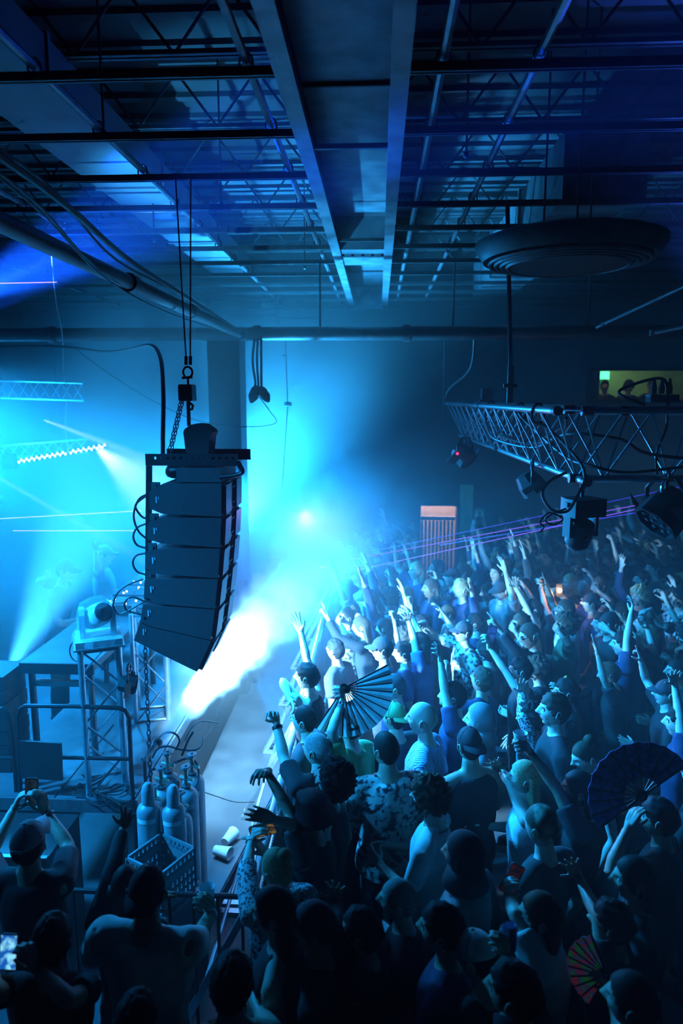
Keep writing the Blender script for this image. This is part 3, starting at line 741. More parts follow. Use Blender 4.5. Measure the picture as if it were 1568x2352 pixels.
# ------------------------------------------------------------------ stage
SX1 = atz(309, 1838, STAGE_Z).x
SY0 = atz(309, 1838, STAGE_Z).y
WX = -3.06   # behind this line the DJ walkway is lower
st = struct(MB().box(((WX + SX1) / 2, (SY0 + 12.8) / 2, STAGE_Z - 0.03), (SX1 - WX - 0.02, 12.8 - SY0, 0.06)).box(((XL + WX) / 2, (SY0 + 5.6) / 2, STAGE_Z - 0.03), (WX - XL - 0.02, 5.6 - SY0, 0.06)).build('floor_stage', M_STAGE), 'raised stage deck')
DJ_Z = 0.45
struct(MB().box(((XL + WX) / 2, (5.6 + 12.8) / 2, DJ_Z - 0.03), (WX - XL - 0.02, 12.8 - 5.6 - 0.02, 0.06)).build('floor_walkway', M_STAGE), 'lower walkway behind the DJ table')
for i in range(5):
    MB().box((SX1 - 0.62 - i * 1.22, SY0 + 0.6, STAGE_Z + 0.003), (0.008, 1.2, 0.006)).build('deck_joint', M_BLACK, st)
MB().box(((XL + SX1) / 2, SY0 - 0.012, STAGE_Z - 0.05), (SX1 - XL - 0.05, 0.02, 0.1)).build('deck_edge', M_STEEL, st)
MB().box((SX1 + 0.012, (SY0 + 12.8) / 2, STAGE_Z - 0.05), (0.02, 12.8 - SY0, 0.1)).build('deck_edge', M_STEEL, st)
for i in range(8):
    MB().box((SX1 - 0.06, SY0 + 0.06 + i * 1.0, (STAGE_Z - 0.06) / 2), (0.05, 0.05, STAGE_Z - 0.06)).build('deck_leg', M_STRUT, st)
for k in range(10):
    y = SY0 + 0.3 + k * 0.7
    MB().tube([(SX1 + 0.03 + 0.015 * math.sin(i * 1.3), y - 0.34 + i * 0.068, (STAGE_Z - 0.12) / 2) for i in range(11)], 0.004, 4).build('skirt_seam', M_BLACK, st)
MB().box((SX1 + 0.0, (SY0 + 12.6) / 2, (STAGE_Z - 0.1) / 2 + 0.005), (0.01, 12.4 - SY0, STAGE_Z - 0.11)).build('skirt', M_BLACK, st)

def guard_rail(pts, Y, r, mids, label):
    base = atz(pts[-1][0], pts[-1][1], STAGE_Z)
    t = thing('guard_rail', label, 'railing', (base.x, Y, STAGE_Z))
    MB().tube([at(u, v, Y) for u, v in pts], r, 8).build('frame', M_BLACKMET, t)
    for (a, b_) in mids: MB().cyl(at(a[0], a[1], Y), at(b_[0], b_[1], Y), r * 0.9, n=8).build('mid_rail', M_BLACKMET, t)
    return t
YR = SY0 + 0.03
ft = lambda u: px((at(u, 1700, YR).x, YR, STAGE_Z))[1]
guard_rail([(47, ft(47)), (44, 1700), (42, 1645), (46, 1628), (58, 1621), (170, 1622), (272, 1626), (288, 1632), (297, 1650), (300, 1740), (305, ft(305))], YR, 0.017, [((44, 1738), (302, 1743))], 'black tubular guard rail along the stage edge')
guard_rail([(-30, 1628), (5, 1628), (20, 1640), (26, 1660), (34, 1750), (38, ft(38))], YR + 0.04, 0.017, [((-30, 1740), (34, 1742))], 'black tubular guard rail end beside the monitor')
tag(MB().box((at(93, 1748, YR - 0.06).x, YR - 0.05, at(93, 1748, YR - 0.06).z), (0.32, 0.02, 0.30), roty(0.03)).box((at(93, 1748, YR - 0.06).x, YR - 0.03, at(93, 1748, YR - 0.06).z), (0.28, 0.03, 0.02)).build('black_board', M_BLACK, smooth=False), 'square black board fixed on the stage guard rail', 'board')

# truss towers
def tower(u, v0, Y, hz0, hz1, w, rz, label, name='truss_tower'):
    c = at(u, v0, Y); t = thing(name, label, 'truss', (c.x, Y, hz0))
    M4 = Matrix.Translation((c.x, Y, 0)) @ Matrix.Rotation(rz, 4, 'Z'); cs = [V((sx * w / 2, sy * w / 2, 0)) for sx, sy in ((-1, -1), (1, -1), (1, 1), (-1, 1))]
    for q in cs: MB().cyl(q + V((0, 0, hz0)), q + V((0, 0, hz1)), 0.024, n=10).xf(M4).build('chord', M_ALU, t)
    n = int((hz1 - hz0) / 0.27)
    st_ = (hz1 - hz0) / n
    for i in range(n):
        for k in range(4):
            a, b_ = cs[k], cs[(k + 1) % 4]
            if (i + k) % 2: a, b_ = b_, a
            MB().cyl(a + V((0, 0, hz0 + i * st_)), b_ + V((0, 0, hz0 + (i + 1) * st_)), 0.009, n=6, caps=False).xf(M4).build('brace', M_ALU, t)
    for z in (hz0 + 0.008, hz1 - 0.02):
        for k in range(4): MB().cyl(cs[k] + V((0, 0, z)), cs[(k + 1) % 4] + V((0, 0, z)), 0.012, n=6).xf(M4).build('end_brace', M_ALU, t)
    return t, M4, c
tb = atz(258, 1800, STAGE_Z)
tz = at(240, 1475, tb.y).z
t1, M4t, tc = tower(246, 1800, tb.y, STAGE_Z, tz, 0.27, R(24), 'silver box truss tower standing on the stage with a wrapped light')
tb2 = atz(352, 1640, STAGE_Z)
tower(352, 1640, tb2.y, STAGE_Z, 1.95, 0.29, R(15), 'second silver box truss tower behind the gas cylinders')
# top plate and wrapped moving head
t = thing('wrapped_moving_head', 'plastic-wrapped moving head light on top of the truss tower', 'stage light', (tc.x, tc.y, tz))
def tl(p): return M4t @ V(p)
MB().box((0, 0, tz + 0.03), (0.33, 0.31, 0.06)).xf(M4t).build('base', M_PLASTIC, t)
MB().box((0.0, 0, tz + 0.005), (0.36, 0.34, 0.012)).xf(M4t).build('top_plate', M_ALU, t)
for sx in (-1, 1): MB().prism([(-0.07, 0.0), (-0.075, 0.18), (-0.04, 0.22), (0.04, 0.22), (0.075, 0.18), (0.07, 0.0)], 'x', sx * 0.11 - 0.02, sx * 0.11 + 0.02).xf(M4t @ Matrix.Translation((0, 0, tz + 0.06))).build('yoke_arm', M_PLASTIC, t)
Mh = M4t @ Matrix.Translation((0, 0, tz + 0.21)) @ Matrix.Rotation(R(62), 4, 'X') @ Matrix.Rotation(R(25), 4, 'Y')
MB().lathe([(0.05, -0.11), (0.085, -0.10), (0.092, 0.0), (0.088, 0.09), (0.075, 0.11)], (0, 0, 0), 12).xf(Mh).build('head', M_PLASTIC, t)
MB().lathe([(0.068, 0.108), (0.068, 0.118), (0.04, 0.126), (0, 0.13)], (0, 0, 0), 16).xf(Mh).build('lens', M_GLASS, t)
rng = random.Random(3)
wrap = MB()
vs = []; nn = 14
for j, (r_, z) in enumerate(((0.19, 0.0), (0.185, 0.06), (0.15, 0.10), (0.152, 0.2), (0.13, 0.28), (0.05, 0.335))):
    for k in range(nn):
        a = 2 * math.pi * k / nn; q = r_ * (1 + rng.uniform(-0.09, 0.09)); vs.append((q * math.cos(a), q * math.sin(a), z + rng.uniform(-0.01, 0.01)))
wrap.add(vs, [(j * nn + k, j * nn + (k + 1) % nn, (j + 1) * nn + (k + 1) % nn, (j + 1) * nn + k) for j in range(5) for k in range(nn)] + [tuple(5 * nn + k for k in range(nn))])
M_WRAP = mat('plastic_wrap', (0.8, 0.85, 0.9), 0.12, 0, 0.05, 12, 0.4, 0.9, alpha=0.16)
wrap.xf(M4t @ Matrix.Translation((0, 0, tz + 0.02))).build('plastic_wrap', M_WRAP, t, smooth=False)
# front spotlight clamped to the tower
par_can(at(296, 1535, tb.y - 0.1), (0.8, 0.15, -0.12), 0.62, 'small black spotlight clamped to the truss tower', leds=False)

# DJ table
TZ = 1.75
ta = atz(46, 1521, TZ); TX0, TY0, TX1, TY1 = ta.x, ta.y, ta.x + 0.62, 8.5
t = thing('dj_table', 'long black DJ table on the stage with metal legs', 'table', (TX0 + 0.3, 7.0, STAGE_Z))
MB().box(((TX0 + TX1) / 2, (TY0 + TY1) / 2, TZ - 0.03), (TX1 - TX0, TY1 - TY0, 0.06)).build('table_top', M_STAGE, t)
MB().box(((TX0 + TX1) / 2, TY0 - 0.01, TZ - 0.045), (TX1 - TX0, 0.02, 0.09)).build('edge_trim', M_BLACKMET, t)
for x in (TX0 + 0.06, TX1 - 0.06):
    for y in (TY0 + 0.06, (TY0 + TY1) / 2, TY1 - 0.06): MB().cyl((x, y, STAGE_Z), (x, y, TZ - 0.06), 0.028, n=10).build('leg', M_STRUT, t)
MB().box(((TX0 + TX1) / 2, TY0 + 0.06, TZ - 0.2), (TX1 - TX0 - 0.1, 0.03, 0.05)).build('crossbar', M_STRUT, t)
le = emis('led_strip', (0.4, 0.85, 1.0), 14, False)
t = thing('led_batten', 'glowing led batten along the near side edge of the DJ table', 'stage light', (TX0 - 0.08, TY0 + 0.3, TZ - 0.12))
MB().box((TX0 - 0.08, TY0 + 0.55, TZ - 0.12), (0.07, 1.3, 0.05)).build('housing', M_BLACK, t)
lm = MB().ell((0, 0, 0), (0.024, 0.024, 0.016), nu=8, nv=5).mesh('led', le)
for i in range(14):
    o = link('led', lm, t, False); o.location = V((0, -0.38 + i * 0.09, 0.035)) + V((0, 0.0, 0))
# DJ gear: decks and mixer with glowing buttons
rng = random.Random(11)
for k, (yy, ww, nm, lb) in enumerate(((6.75, 0.32, 'media_player', 'flat black media player on the DJ table, nearest the truss tower'), (7.15, 0.34, 'dj_mixer', 'black DJ mixer with lit knobs between two media players'), (7.55, 0.32, 'media_player', 'flat black media player on the far part of the DJ table'))):
    t = thing(nm, lb, 'audio gear', (TX0 + 0.35, yy, TZ))
    MB().box((TX0 + 0.35, yy, TZ + 0.05), (0.42, ww, 0.10)).build('body', M_BLACK, t)
    if nm == 'media_player': MB().lathe([(0.10, 0), (0.10, 0.012), (0.0, 0.014)], (TX0 + 0.30, yy, TZ + 0.10), 20).build('jog_wheel', M_STEEL, t)
    for j in range(9):
        MB().cyl((0, 0, 0), (0, 0, 0.014), 0.010, n=8).xf(Matrix.Translation((TX0 + 0.2 + rng.random() * 0.3, yy + rng.uniform(-0.4, 0.4) * ww, TZ + 0.10))).build('button', emis('button_glow', (0.6, 0.9, 1.0), 5, False) if j % 2 else M_STEEL, t)

# stage monitor and sub boxes at the left
pm = at(15, 1590, 5.25)
t = thing('stage_monitor', 'black ribbed amplifier stack beside the DJ table corner', 'amplifier', (pm.x, 5.25, STAGE_Z))
zt = at(15, 1535, 5.25).z
nst = 7; hh = (zt - STAGE_Z) / nst
for k in range(nst):
    MB().box((pm.x - 0.12, 5.25, STAGE_Z + hh * (k + 0.5)), (0.40 - (0.012 if k % 2 else 0), 0.35, hh - 0.008)).build('rack_unit', M_BLACK, t)
p0 = atz(190, 1855, 0.92)
t = thing('subwoofer', 'low black subwoofer box in front of the stage', 'loudspeaker', (p0.x - 0.5, p0.y - 0.3, 0))
MB().box((p0.x - 0.62, p0.y - 0.32, 0.455), (1.24, 0.5, 0.91)).build('body', M_BLACK, t)
MB().box((p0.x - 0.62, p0.y - 0.576, 0.45), (1.12, 0.012, 0.8)).build('grille', M_GRILLE, t)
MB().box((p0.x - 0.62, p0.y - 0.56, 0.915), (1.24, 0.03, 0.012)).build('edge_strip', M_STEEL, t)

# gas cylinders
M_LABEL = mat('paper_label', (0.75, 0.76, 0.76), 0.7, 0, 0.08)
def gas_cylinder(u, v, Y, d, label, cap):
    p = at(u, v, Y); ztop = p.z; r = d / 2
    t = thing('gas_cylinder', label, 'gas cylinder', (p.x, p.y, 0), None)
    zs = ztop - (0.155 if cap else 0.20)
    MB().lathe([(r * 0.9, 0), (r, 0.03), (r, zs - r * 0.75), (r * 0.97, zs - r * 0.48), (r * 0.86, zs - r * 0.22), (r * 0.66, zs - r * 0.04), (r * 0.46, zs + 0.008), (r * 0.40, zs + 0.02)], (p.x, p.y, 0), 22).build('body', M_CYL, t)
    MB().lathe([(r * 0.42, zs + 0.0), (r * 0.42, zs + 0.035), (r * 0.3, zs + 0.04)], (p.x, p.y, 0), 14).build('neck_ring', M_STRUT, t)
    if cap:
        MB().lathe([(r * 0.54, zs + 0.0), (r * 0.56, zs + 0.02), (r * 0.54, zs + 0.095), (r * 0.46, zs + 0.128), (r * 0.25, zs + 0.15), (0.0, zs + 0.154)], (p.x, p.y, 0), 16).build('cap', M_CYL, t)
    else:
        v_ = MB().cyl((p.x, p.y, zs + 0.02), (p.x, p.y, zs + 0.16), 0.016, n=8).cyl((p.x, p.y, zs + 0.09), (p.x + 0.06, p.y - 0.02, zs + 0.09), 0.013, n=8).cyl((p.x, p.y, zs + 0.09), (p.x - 0.05, p.y + 0.02, zs + 0.09), 0.016, n=6).build('valve', M_BRASS, t)
        MB().lathe([(0.036, zs + 0.17), (0.042, zs + 0.18), (0.036, zs + 0.19)], (p.x, p.y, 0), 7).cyl((p.x, p.y, zs + 0.15), (p.x, p.y, zs + 0.2), 0.009).build('handwheel', M_STEEL, t)
    lab = MB(); n = 8; vs = []
    for z in (zs - r * 1.35, zs - r * 0.95):
        for k in range(n + 1):
            a = R(-135 + k * 95 / n); vs.append((p.x + (r + 0.002) * math.cos(a), p.y + (r + 0.002) * math.sin(a), z))
    lab.add(vs, [(k, k + 1, n + 2 + k, n + 1 + k) for k in range(n)]).build('paper_label', M_LABEL, t)
    return p, zs
gas_cylinder(338, 1797, 4.30, 0.16, 'grey gas cylinder with a domed cap, nearest the stage corner post', True)
gas_cylinder(396, 1802, 4.30, 0.16, 'grey gas cylinder with a domed cap, next to the open crate', True)
gas_cylinder(354, 1800, 4.50, 0.16, 'short grey gas cylinder with an open valve behind the capped pair', False)
gas_cylinder(413, 1814, 4.50, 0.16, 'lowest grey gas cylinder, its valve just behind a capped one', False)
gas_cylinder(369, 1758, 4.72, 0.17, 'grey gas cylinder with a brass valve beside the hanging chain', False)
gas_cylinder(426, 1756, 4.72, 0.17, 'grey gas cylinder with a big paper label under the looped hose', False)
gas_cylinder(384, 1724, 4.94, 0.17, 'grey gas cylinder directly under the jet nozzle', False)
gas_cylinder(440, 1728, 4.94, 0.18, 'tall grey gas cylinder farthest from the stage at the back of the cluster', False)
for pts, r, lb in (([(350, 1768, 5.0), (372, 1762, 5.0), (400, 1752, 5.0), (432, 1742, 5.0), (452, 1755, 4.95), (455, 1790, 4.9), (440, 1815, 4.85), (412, 1826, 4.8)], 0.009, 'black gas hose looping over the cylinder valves to the front'),
                   ([(350, 1740, 5.2), (362, 1720, 5.2), (385, 1714, 5.2), (420, 1722, 5.2), (448, 1722, 5.2), (462, 1712, 5.25), (464, 1692, 5.3)], 0.009, 'black gas hose arching behind the cylinder valves'),
                   ([(366, 1720, 5.2), (362, 1700, 5.2), (378, 1684, 5.2), (400, 1684, 5.2), (412, 1700, 5.2), (404, 1722, 5.2)], 0.008, 'thin gas hose curled round the jet nozzle'),
                   ([(425, 1700, 5.2), (440, 1672, 5.2), (460, 1656, 5.3), (500, 1660, 5.4)], 0.005, 'thin wire springing up behind the cylinders'),
                   ([(418, 1735, 5.2), (432, 1700, 5.2), (444, 1680, 5.2)], 0.010, 'ridged hose standing up behind the cylinders'),
                   ([(470, 1820, 5.2), (500, 1830, 5.4), (540, 1842, 5.6), (585, 1842, 5.8)], 0.004, 'thin wire trailing over the floor behind the cylinders')):
    cable('gas_hose', lb, pts, r)
# CO2 jet
JN = at(368, 1700, 5.1)
JT = V((0.35, 10.2, 2.9))
JD = (JT - JN).normalized()
t = thing('co2_jet', 'grey tubular gas jet nozzle above the cylinders', 'gas jet', JN - V((0, 0, 0.1)))
MB().cyl(JN - JD * 0.22, JN - JD * 0.02, 0.022, n=12).build('barrel', M_STEEL, t)
MB().lathe([(0.03, 0), (0.036, 0.02), (0.03, 0.04)], (0, 0, 0), 12).xf(Matrix.Translation(JN - JD * 0.05) @ JD.to_track_quat('Z', 'Y').to_matrix().to_4x4()).build('muzzle', M_BLACKMET, t)
MB().cyl(JN - JD * 0.2, JN - JD * 0.2 - V((0, 0, 0.3)), 0.014, n=8).build('stand', M_BLACKMET, t)

# crate, cooler, cups on the floor
def crate():
    ps = [atz(u, v, 0.98) for u, v in ((305, 1966), (366, 1922), (432, 1946), (374, 1996))]
    c = sum(ps, V()) / 4; e1 = ps[1] - ps[0]; a = math.atan2(e1.y, e1.x)
    t = thing('milk_crate', 'black plastic lattice crate standing open on a box', 'crate', (c.x, c.y, 0.68))
    s = 0.15; M4 = Matrix.Translation((c.x, c.y, 0.68)) @ Matrix.Rotation(a, 4, 'Z')
    rim = MB()
    for sx, sy in ((1, 0), (-1, 0), (0, 1), (0, -1)):
        rim.box((sx * s, sy * s, 0.29), (0.014 if sx else 2 * s + 0.014, 0.014 if sy else 2 * s + 0.014, 0.02))
    rim.xf(M4).build('rim', M_GREYPLASTIC, t)
    for k in range(4):
        w_ = MB(); Rk = Matrix.Rotation(k * math.pi / 2, 4, 'Z')
        for i in range(9): w_.box((s, -s + i * s / 4, 0.16), (0.008, 0.024, 0.26))
        for i in range(5): w_.box((s, 0, 0.02 + i * 0.055), (0.008, 2 * s, 0.024))
        w_.box((s, 0, 0.20), (0.01, 2 * s, 0.05))
        w_.xf(M4 @ Rk).build('lattice_side', M_GREYPLASTIC, t)
    f_ = MB()
    for i in range(9): f_.box((0, -s + i * s / 4, 0.012), (2 * s, 0.014, 0.01)).box((-s + i * s / 4, 0, 0.012), (0.014, 2 * s, 0.01))
    f_.xf(M4).build('lattice_floor', M_GREYPLASTIC, t)
    t2 = thing('road_case', 'dark flat road case under the open crate', 'case', (c.x - 0.04, c.y, 0))
    M5 = Matrix.Translation((c.x - 0.04, c.y, 0)) @ Matrix.Rotation(a, 4, 'Z')
    MB().box((0, 0, 0.338), (0.44, 0.40, 0.676)).xf(M5).build('body', M_STAGE, t2)
    for sx in (-1, 1):
        for sy in (-1, 1): MB().box((sx * 0.22, sy * 0.20, 0.338), (0.03, 0.03, 0.678)).xf(M5).build('edge_trim', M_STEEL, t2)
        MB().box((sx * 0.22, 0, 0.666), (0.03, 0.42, 0.026)).xf(M5).build('edge_trim', M_STEEL, t2); MB().box((0, sx * 0.20, 0.666), (0.46, 0.03, 0.026)).xf(M5).build('edge_trim', M_STEEL, t2)
crate()
M_CUP = mat('cup_plastic', (0.70, 0.73, 0.75), 0.35, 0, 0.06, alpha=0.85)
def cup_mesh(s=1.0):
    return MB().lathe([(0.030 * s, 0), (0.031 * s, 0.002), (0.044 * s, 0.118 * s), (0.047 * s, 0.12 * s), (0.045 * s, 0.124 * s), (0.041 * s, 0.118 * s), (0.028 * s, 0.006), (0.0, 0.006)], (0, 0, 0), 18).mesh('cup', M_CUP)
cm_ = cup_mesh(1.25)
for (u, v, rx, rz_, lb) in ((493, 1952, 88, 70, 'empty plastic cup lying on the floor'), (516, 1935, 88, 160, 'empty plastic cup lying on the floor')):
    p = atz(u, v, 0.055); o = link('plastic_cup', cm_); o.location = p; o.rotation_euler = (R(rx), 0, R(rz_)); tag(o, lb, 'cup', 'cups lying behind the cylinders')

# ------------------------------------------------------------------ crowd barricade
RAILZ = 1.12
BXR = atz(645, 1790, RAILZ).x
nsec = 6; y0 = 3.55; sl = 1.22
M_TREAD = pattern_mat('tread_plate', (0.42, 0.44, 0.46), (0.55, 0.57, 0.6), 60, 'voronoi', 0.35)
M_PERF = pattern_mat('perforated_sheet', (0.30, 0.31, 0.33), (0.04, 0.04, 0.045), 70, 'checker', 0.4)
for k in range(nsec):
    ya, yb = y0 + k * sl, y0 + (k + 1) * sl - 0.03
    t = thing('crowd_barrier', 'aluminium stage barrier section with round top rail and sloping braces', 'barrier', (BXR, (ya + yb) / 2, 0), 'crowd barrier sections along the stage')
    MB().cyl((BXR, ya, RAILZ), (BXR, yb, RAILZ), 0.032, n=14).build('top_rail', M_ALU, t)
    MB().box((BXR + 0.03, (ya + yb) / 2, 0.55), (0.008, yb - ya - 0.08, 1.0)).build('perforated_panel', M_PERF, t)
    MB().box((BXR + 0.45, (ya + yb) / 2, 0.004), (0.9, yb - ya, 0.006)).build('floor_plate', M_TREAD, t)
    for y in (ya + 0.03, yb - 0.03):
        MB().box((BXR, y, RAILZ / 2 - 0.02), (0.045, 0.045, RAILZ - 0.06)).build('post', M_ALU, t)
        MB().bar((BXR - 0.02, y, RAILZ - 0.1), (BXR - 0.52, y, 0.03), 0.04, 0.04).build('brace', M_ALU, t)
        MB().box((BXR - 0.27, y, 0.018), (0.56, 0.05, 0.03)).build('foot', M_ALU, t)
    MB().cyl((BXR - 0.3, ya + 0.02, 0.48), (BXR - 0.3, yb - 0.02, 0.48), 0.014, n=8).build('tie_rod', M_ALU, t)
# front railing of the side pit
YF = 3.75
pts = [at(165, 2041, YF), at(535, 2066, YF)]
rzf = atz(350, 2052, 1.05); YF = rzf.y
a_, b_ = at(168, 2042, YF), at(612, 2072, YF)
t = thing('pit_railing', 'thin black steel railing with vertical bars in front of the side pit', 'railing', (a_.x, YF, 0))
MB().cyl((a_.x, YF, 1.05), (b_.x, YF, 1.05), 0.016, n=8).build('top_rail', M_BLACKMET, t)
MB().cyl((a_.x, YF, 0.12), (b_.x, YF, 0.12), 0.014, n=8).build('bottom_rail', M_BLACKMET, t)
nb = 9
for i in range(nb):
    x = a_.x + (b_.x - a_.x) * i / (nb - 1)
    MB().cyl((x, YF, 0 if i in (0, 4, 8) else 0.12), (x, YF, 1.05), 0.011, n=6).build('baluster', M_BLACKMET, t)

# cables heaped on the stage deck
rng = random.Random(5)
for k in range(7):
    pts = []
    x, y = rng.uniform(140, 230), rng.uniform(1800, 1825)
    for j in range(7):
        p = atz(x, y, STAGE_Z + 0.012 + 0.01 * k); pts.append(p)
        x += rng.uniform(10, 34) if j < 4 else rng.uniform(-30, 10); y += rng.uniform(-16, 13)
    o = MB().tube(spline(pts, 5), 0.008, 6).build('stage_cable', M_RUBBER); tag(o, 'black cable coiled on the stage deck at the tower foot', 'cable', 'cables heaped on the stage deck')
cable('tower_cable', 'black cable hanging in a loop from the tower top', [(190, 1470, 5.1), (168, 1475, 5.15), (160, 1495, 5.2), (168, 1515, 5.2), (186, 1520, 5.15)], 0.006)
# led light bar and far truss behind the stage
ba, bb = at(40, 1060, 8.7), at(243, 1024, 8.7)
t = thing('led_light_bar', 'long glowing led bar hanging behind the stage', 'stage light', (ba + bb) / 2)
MB().bar(ba + V((0, 0.05, 0)), bb + V((0, 0.05, 0)), 0.08, 0.07).build('housing', M_BLACKMET, t)
le2 = emis('led_bar_glow', (0.35, 0.85, 1.0), 12, False)
for i in range(34):
    if i == 19: continue
    p = ba.lerp(bb, (i + 0.5) / 34)
    MB().ell(p + V((0, 0, 0.012 if i % 2 else -0.012)), (0.014, 0.012, 0.018), nu=8, nv=5).build('led', le2, t)
MB().box(at(22, 1060, 8.75), (0.15, 0.1, 0.19)).build('end_box', M_STRUT, t)
def flat_truss(a, b, h, label):
    t = thing('stage_truss', label, 'truss', (a + b) / 2)
    for dz in (0, -h): MB().cyl(a + V((0, 0, dz)), b + V((0, 0, dz)), 0.022, n=8).build('chord', M_ALU, t)
    for f_ in (0.25, 0.75):
        q_ = a.lerp(b, f_); MB().cyl(q_, (q_.x, q_.y, 6.61), 0.008, n=6).build('hanger', M_STRUT, t)
    n = 10
    for i in range(n):
        p, q = a.lerp(b, i / n), a.lerp(b, (i + 1) / n)
        MB().cyl(p + V((0, 0, 0 if i % 2 else -h)), q + V((0, 0, -h if i % 2 else 0)), 0.009, n=6).build('brace', M_ALU, t)
        MB().cyl(p + V((0, 0, -h if i % 2 else 0)), q + V((0, 0, 0 if i % 2 else -h)), 0.009, n=6).build('brace', M_ALU, t)
    return t
flat_truss(at(-60, 872, 11.0), at(190, 880, 11.0), 0.27, 'aluminium truss high behind the stage')
flat_truss(at(-60, 1028, 11.4), at(200, 1008, 11.4), 0.22, 'aluminium truss behind the glowing led bar')

# ------------------------------------------------------------------ CO2 plume and room haze (volumes)
def vol_mat(name, build):
    m = bpy.data.materials.new(name); m.use_nodes = True; nt = m.node_tree
    for n in list(nt.nodes):
        if n.type != 'OUTPUT_MATERIAL': nt.nodes.remove(n)
    out = [n for n in nt.nodes if n.type == 'OUTPUT_MATERIAL'][0]
    vs_ = nt.nodes.new('ShaderNodeVolumeScatter'); nt.links.new(vs_.outputs[0], out.inputs['Volume'])
    build(nt, vs_); return m
def haze_nodes(nt, s):
    s.inputs['Color'].default_value = (0.95, 0.97, 1, 1); s.inputs['Density'].default_value = 0.017; s.inputs['Anisotropy'].default_value = 0.35
HAZE = vol_mat('room_haze', haze_nodes)
o = MB().box(((XL + XR) / 2, 6.0, 3.28), (XR - XL - 0.02, 13.9, 6.5)).build('room_haze', HAZE, smooth=False)
o['kind'] = 'stuff'; tag(o, 'thin stage haze filling the hall', 'haze')
# denser smoke bank hanging over the stage, thinning out towards the hall
def smoke_nodes(nt, s):
    N, Lk = nt.nodes.new, nt.links.new
    tc = N('ShaderNodeTexCoord')
    ln = N('ShaderNodeVectorMath'); ln.operation = 'LENGTH'; Lk(tc.outputs['Object'], ln.inputs[0])
    nz = N('ShaderNodeTexNoise'); nz.inputs['Scale'].default_value = 2.6; nz.inputs['Detail'].default_value = 2.0; Lk(tc.outputs['Object'], nz.inputs['Vector'])
    ad = N('ShaderNodeMath'); ad.operation = 'MULTIPLY_ADD'; Lk(nz.outputs['Fac'], ad.inputs[0]); ad.inputs[1].default_value = 0.5; Lk(ln.outputs['Value'], ad.inputs[2])
    mr = N('ShaderNodeMapRange'); mr.interpolation_type = 'SMOOTHSTEP'
    mr.inputs['From Min'].default_value = 1.2; mr.inputs['From Max'].default_value = 0.35; mr.inputs['To Min'].default_value = 0; mr.inputs['To Max'].default_value = SMOKE_D
    Lk(ad.outputs[0], mr.inputs['Value']); Lk(mr.outputs[0], s.inputs['Density']); s.inputs['Color'].default_value = (0.96, 0.98, 1, 1); s.inputs['Anisotropy'].default_value = 0.3
SMOKE_D = 0.14
SMOKE = vol_mat('stage_smoke', smoke_nodes)
SMOKE.cycles.volume_step_rate = 1.0
sc_ = V((4.6, 4.2, 3.1)); sc0 = V((-2.7, 8.2, 2.9))
e_ = MB().ell((0, 0, 0), (1, 1, 1), nu=32, nv=20)
for i_, p_ in enumerate(e_.v):   # the bank stops at the walls and the roof
    q_ = [p_[0] * sc_.x + sc0.x, p_[1] * sc_.y + sc0.y, p_[2] * sc_.z + sc0.z]
    q_ = [max(q_[0], XL + 0.03), min(q_[1], YB - 0.03), min(max(q_[2], 0.03), 6.5)]
    e_.v[i_] = tuple((q_[k] - sc0[k]) / sc_[k] for k in range(3))
o = link('stage_smoke', e_.mesh('stage_smoke', SMOKE, False)); o.location = sc0; o.scale = sc_
o['kind'] = 'stuff'; tag(o, 'thick smoke bank glowing around the stage', 'smoke')
JL = (JT - JN).length
def plume_nodes(nt, s):
    N, Lk = nt.nodes.new, nt.links.new
    tc = N('ShaderNodeTexCoord')
    sep = N('ShaderNodeSeparateXYZ'); Lk(tc.outputs['Object'], sep.inputs[0])
    nz = N('ShaderNodeTexNoise'); nz.inputs['Scale'].default_value = 3.2; nz.inputs['Detail'].default_value = 4.0; nz.inputs['Roughness'].default_value = 0.6
    Lk(tc.outputs['Object'], nz.inputs['Vector'])
    def math_(op, a, b_=None):
        n = N('ShaderNodeMath'); n.operation = op
        for i, x in enumerate((a, b_)):
            if x is None: continue
            if isinstance(x, (int, float)): n.inputs[i].default_value = x
            else: Lk(x, n.inputs[i])
        return n.outputs[0]
    x2 = math_('MULTIPLY', sep.outputs[0], sep.outputs[0]); y2 = math_('MULTIPLY', sep.outputs[1], sep.outputs[1])
    rad = math_('SQRT', math_('ADD', x2, y2))
    R0 = math_('ADD', math_('MULTIPLY', sep.outputs[2], 0.20), 0.03)
    ratio = math_('DIVIDE', rad, R0)                      # 0 at the axis, 1 at the cone's edge
    edge = math_('ADD', ratio, math_('MULTIPLY', math_('SUBTRACT', nz.outputs['Fac'], 0.5), 1.9))
    mr = N('ShaderNodeMapRange'); mr.interpolation_type = 'SMOOTHSTEP'
    mr.inputs['From Min'].default_value = 0.95; mr.inputs['From Max'].default_value = 0.45; mr.inputs['To Min'].default_value = 0; mr.inputs['To Max'].default_value = 1
    Lk(edge, mr.inputs['Value'])
    cr = N('ShaderNodeValToRGB'); e = cr.color_ramp.elements
    e[0].position = 0.0; e[0].color = (1, 1, 1, 1); e[1].position = 1.0; e[1].color = (0, 0, 0, 1)
    for p_, c_ in ((0.04, 0.55), (0.10, 0.30), (0.22, 0.20), (0.34, 0.13), (0.45, 0.06), (0.6, 0.016), (0.85, 0.004)):
        n_ = e.new(p_); n_.color = (c_, c_, c_, 1)
    Lk(math_('DIVIDE', sep.outputs[2], JL), cr.inputs['Fac'])
    dens = math_('MULTIPLY', math_('MULTIPLY', mr.outputs[0], cr.outputs['Color']), 15.0)
    Lk(dens, s.inputs['Density']); s.inputs['Color'].default_value = (0.98, 0.99, 1, 1); s.inputs['Anisotropy'].default_value = 0.2
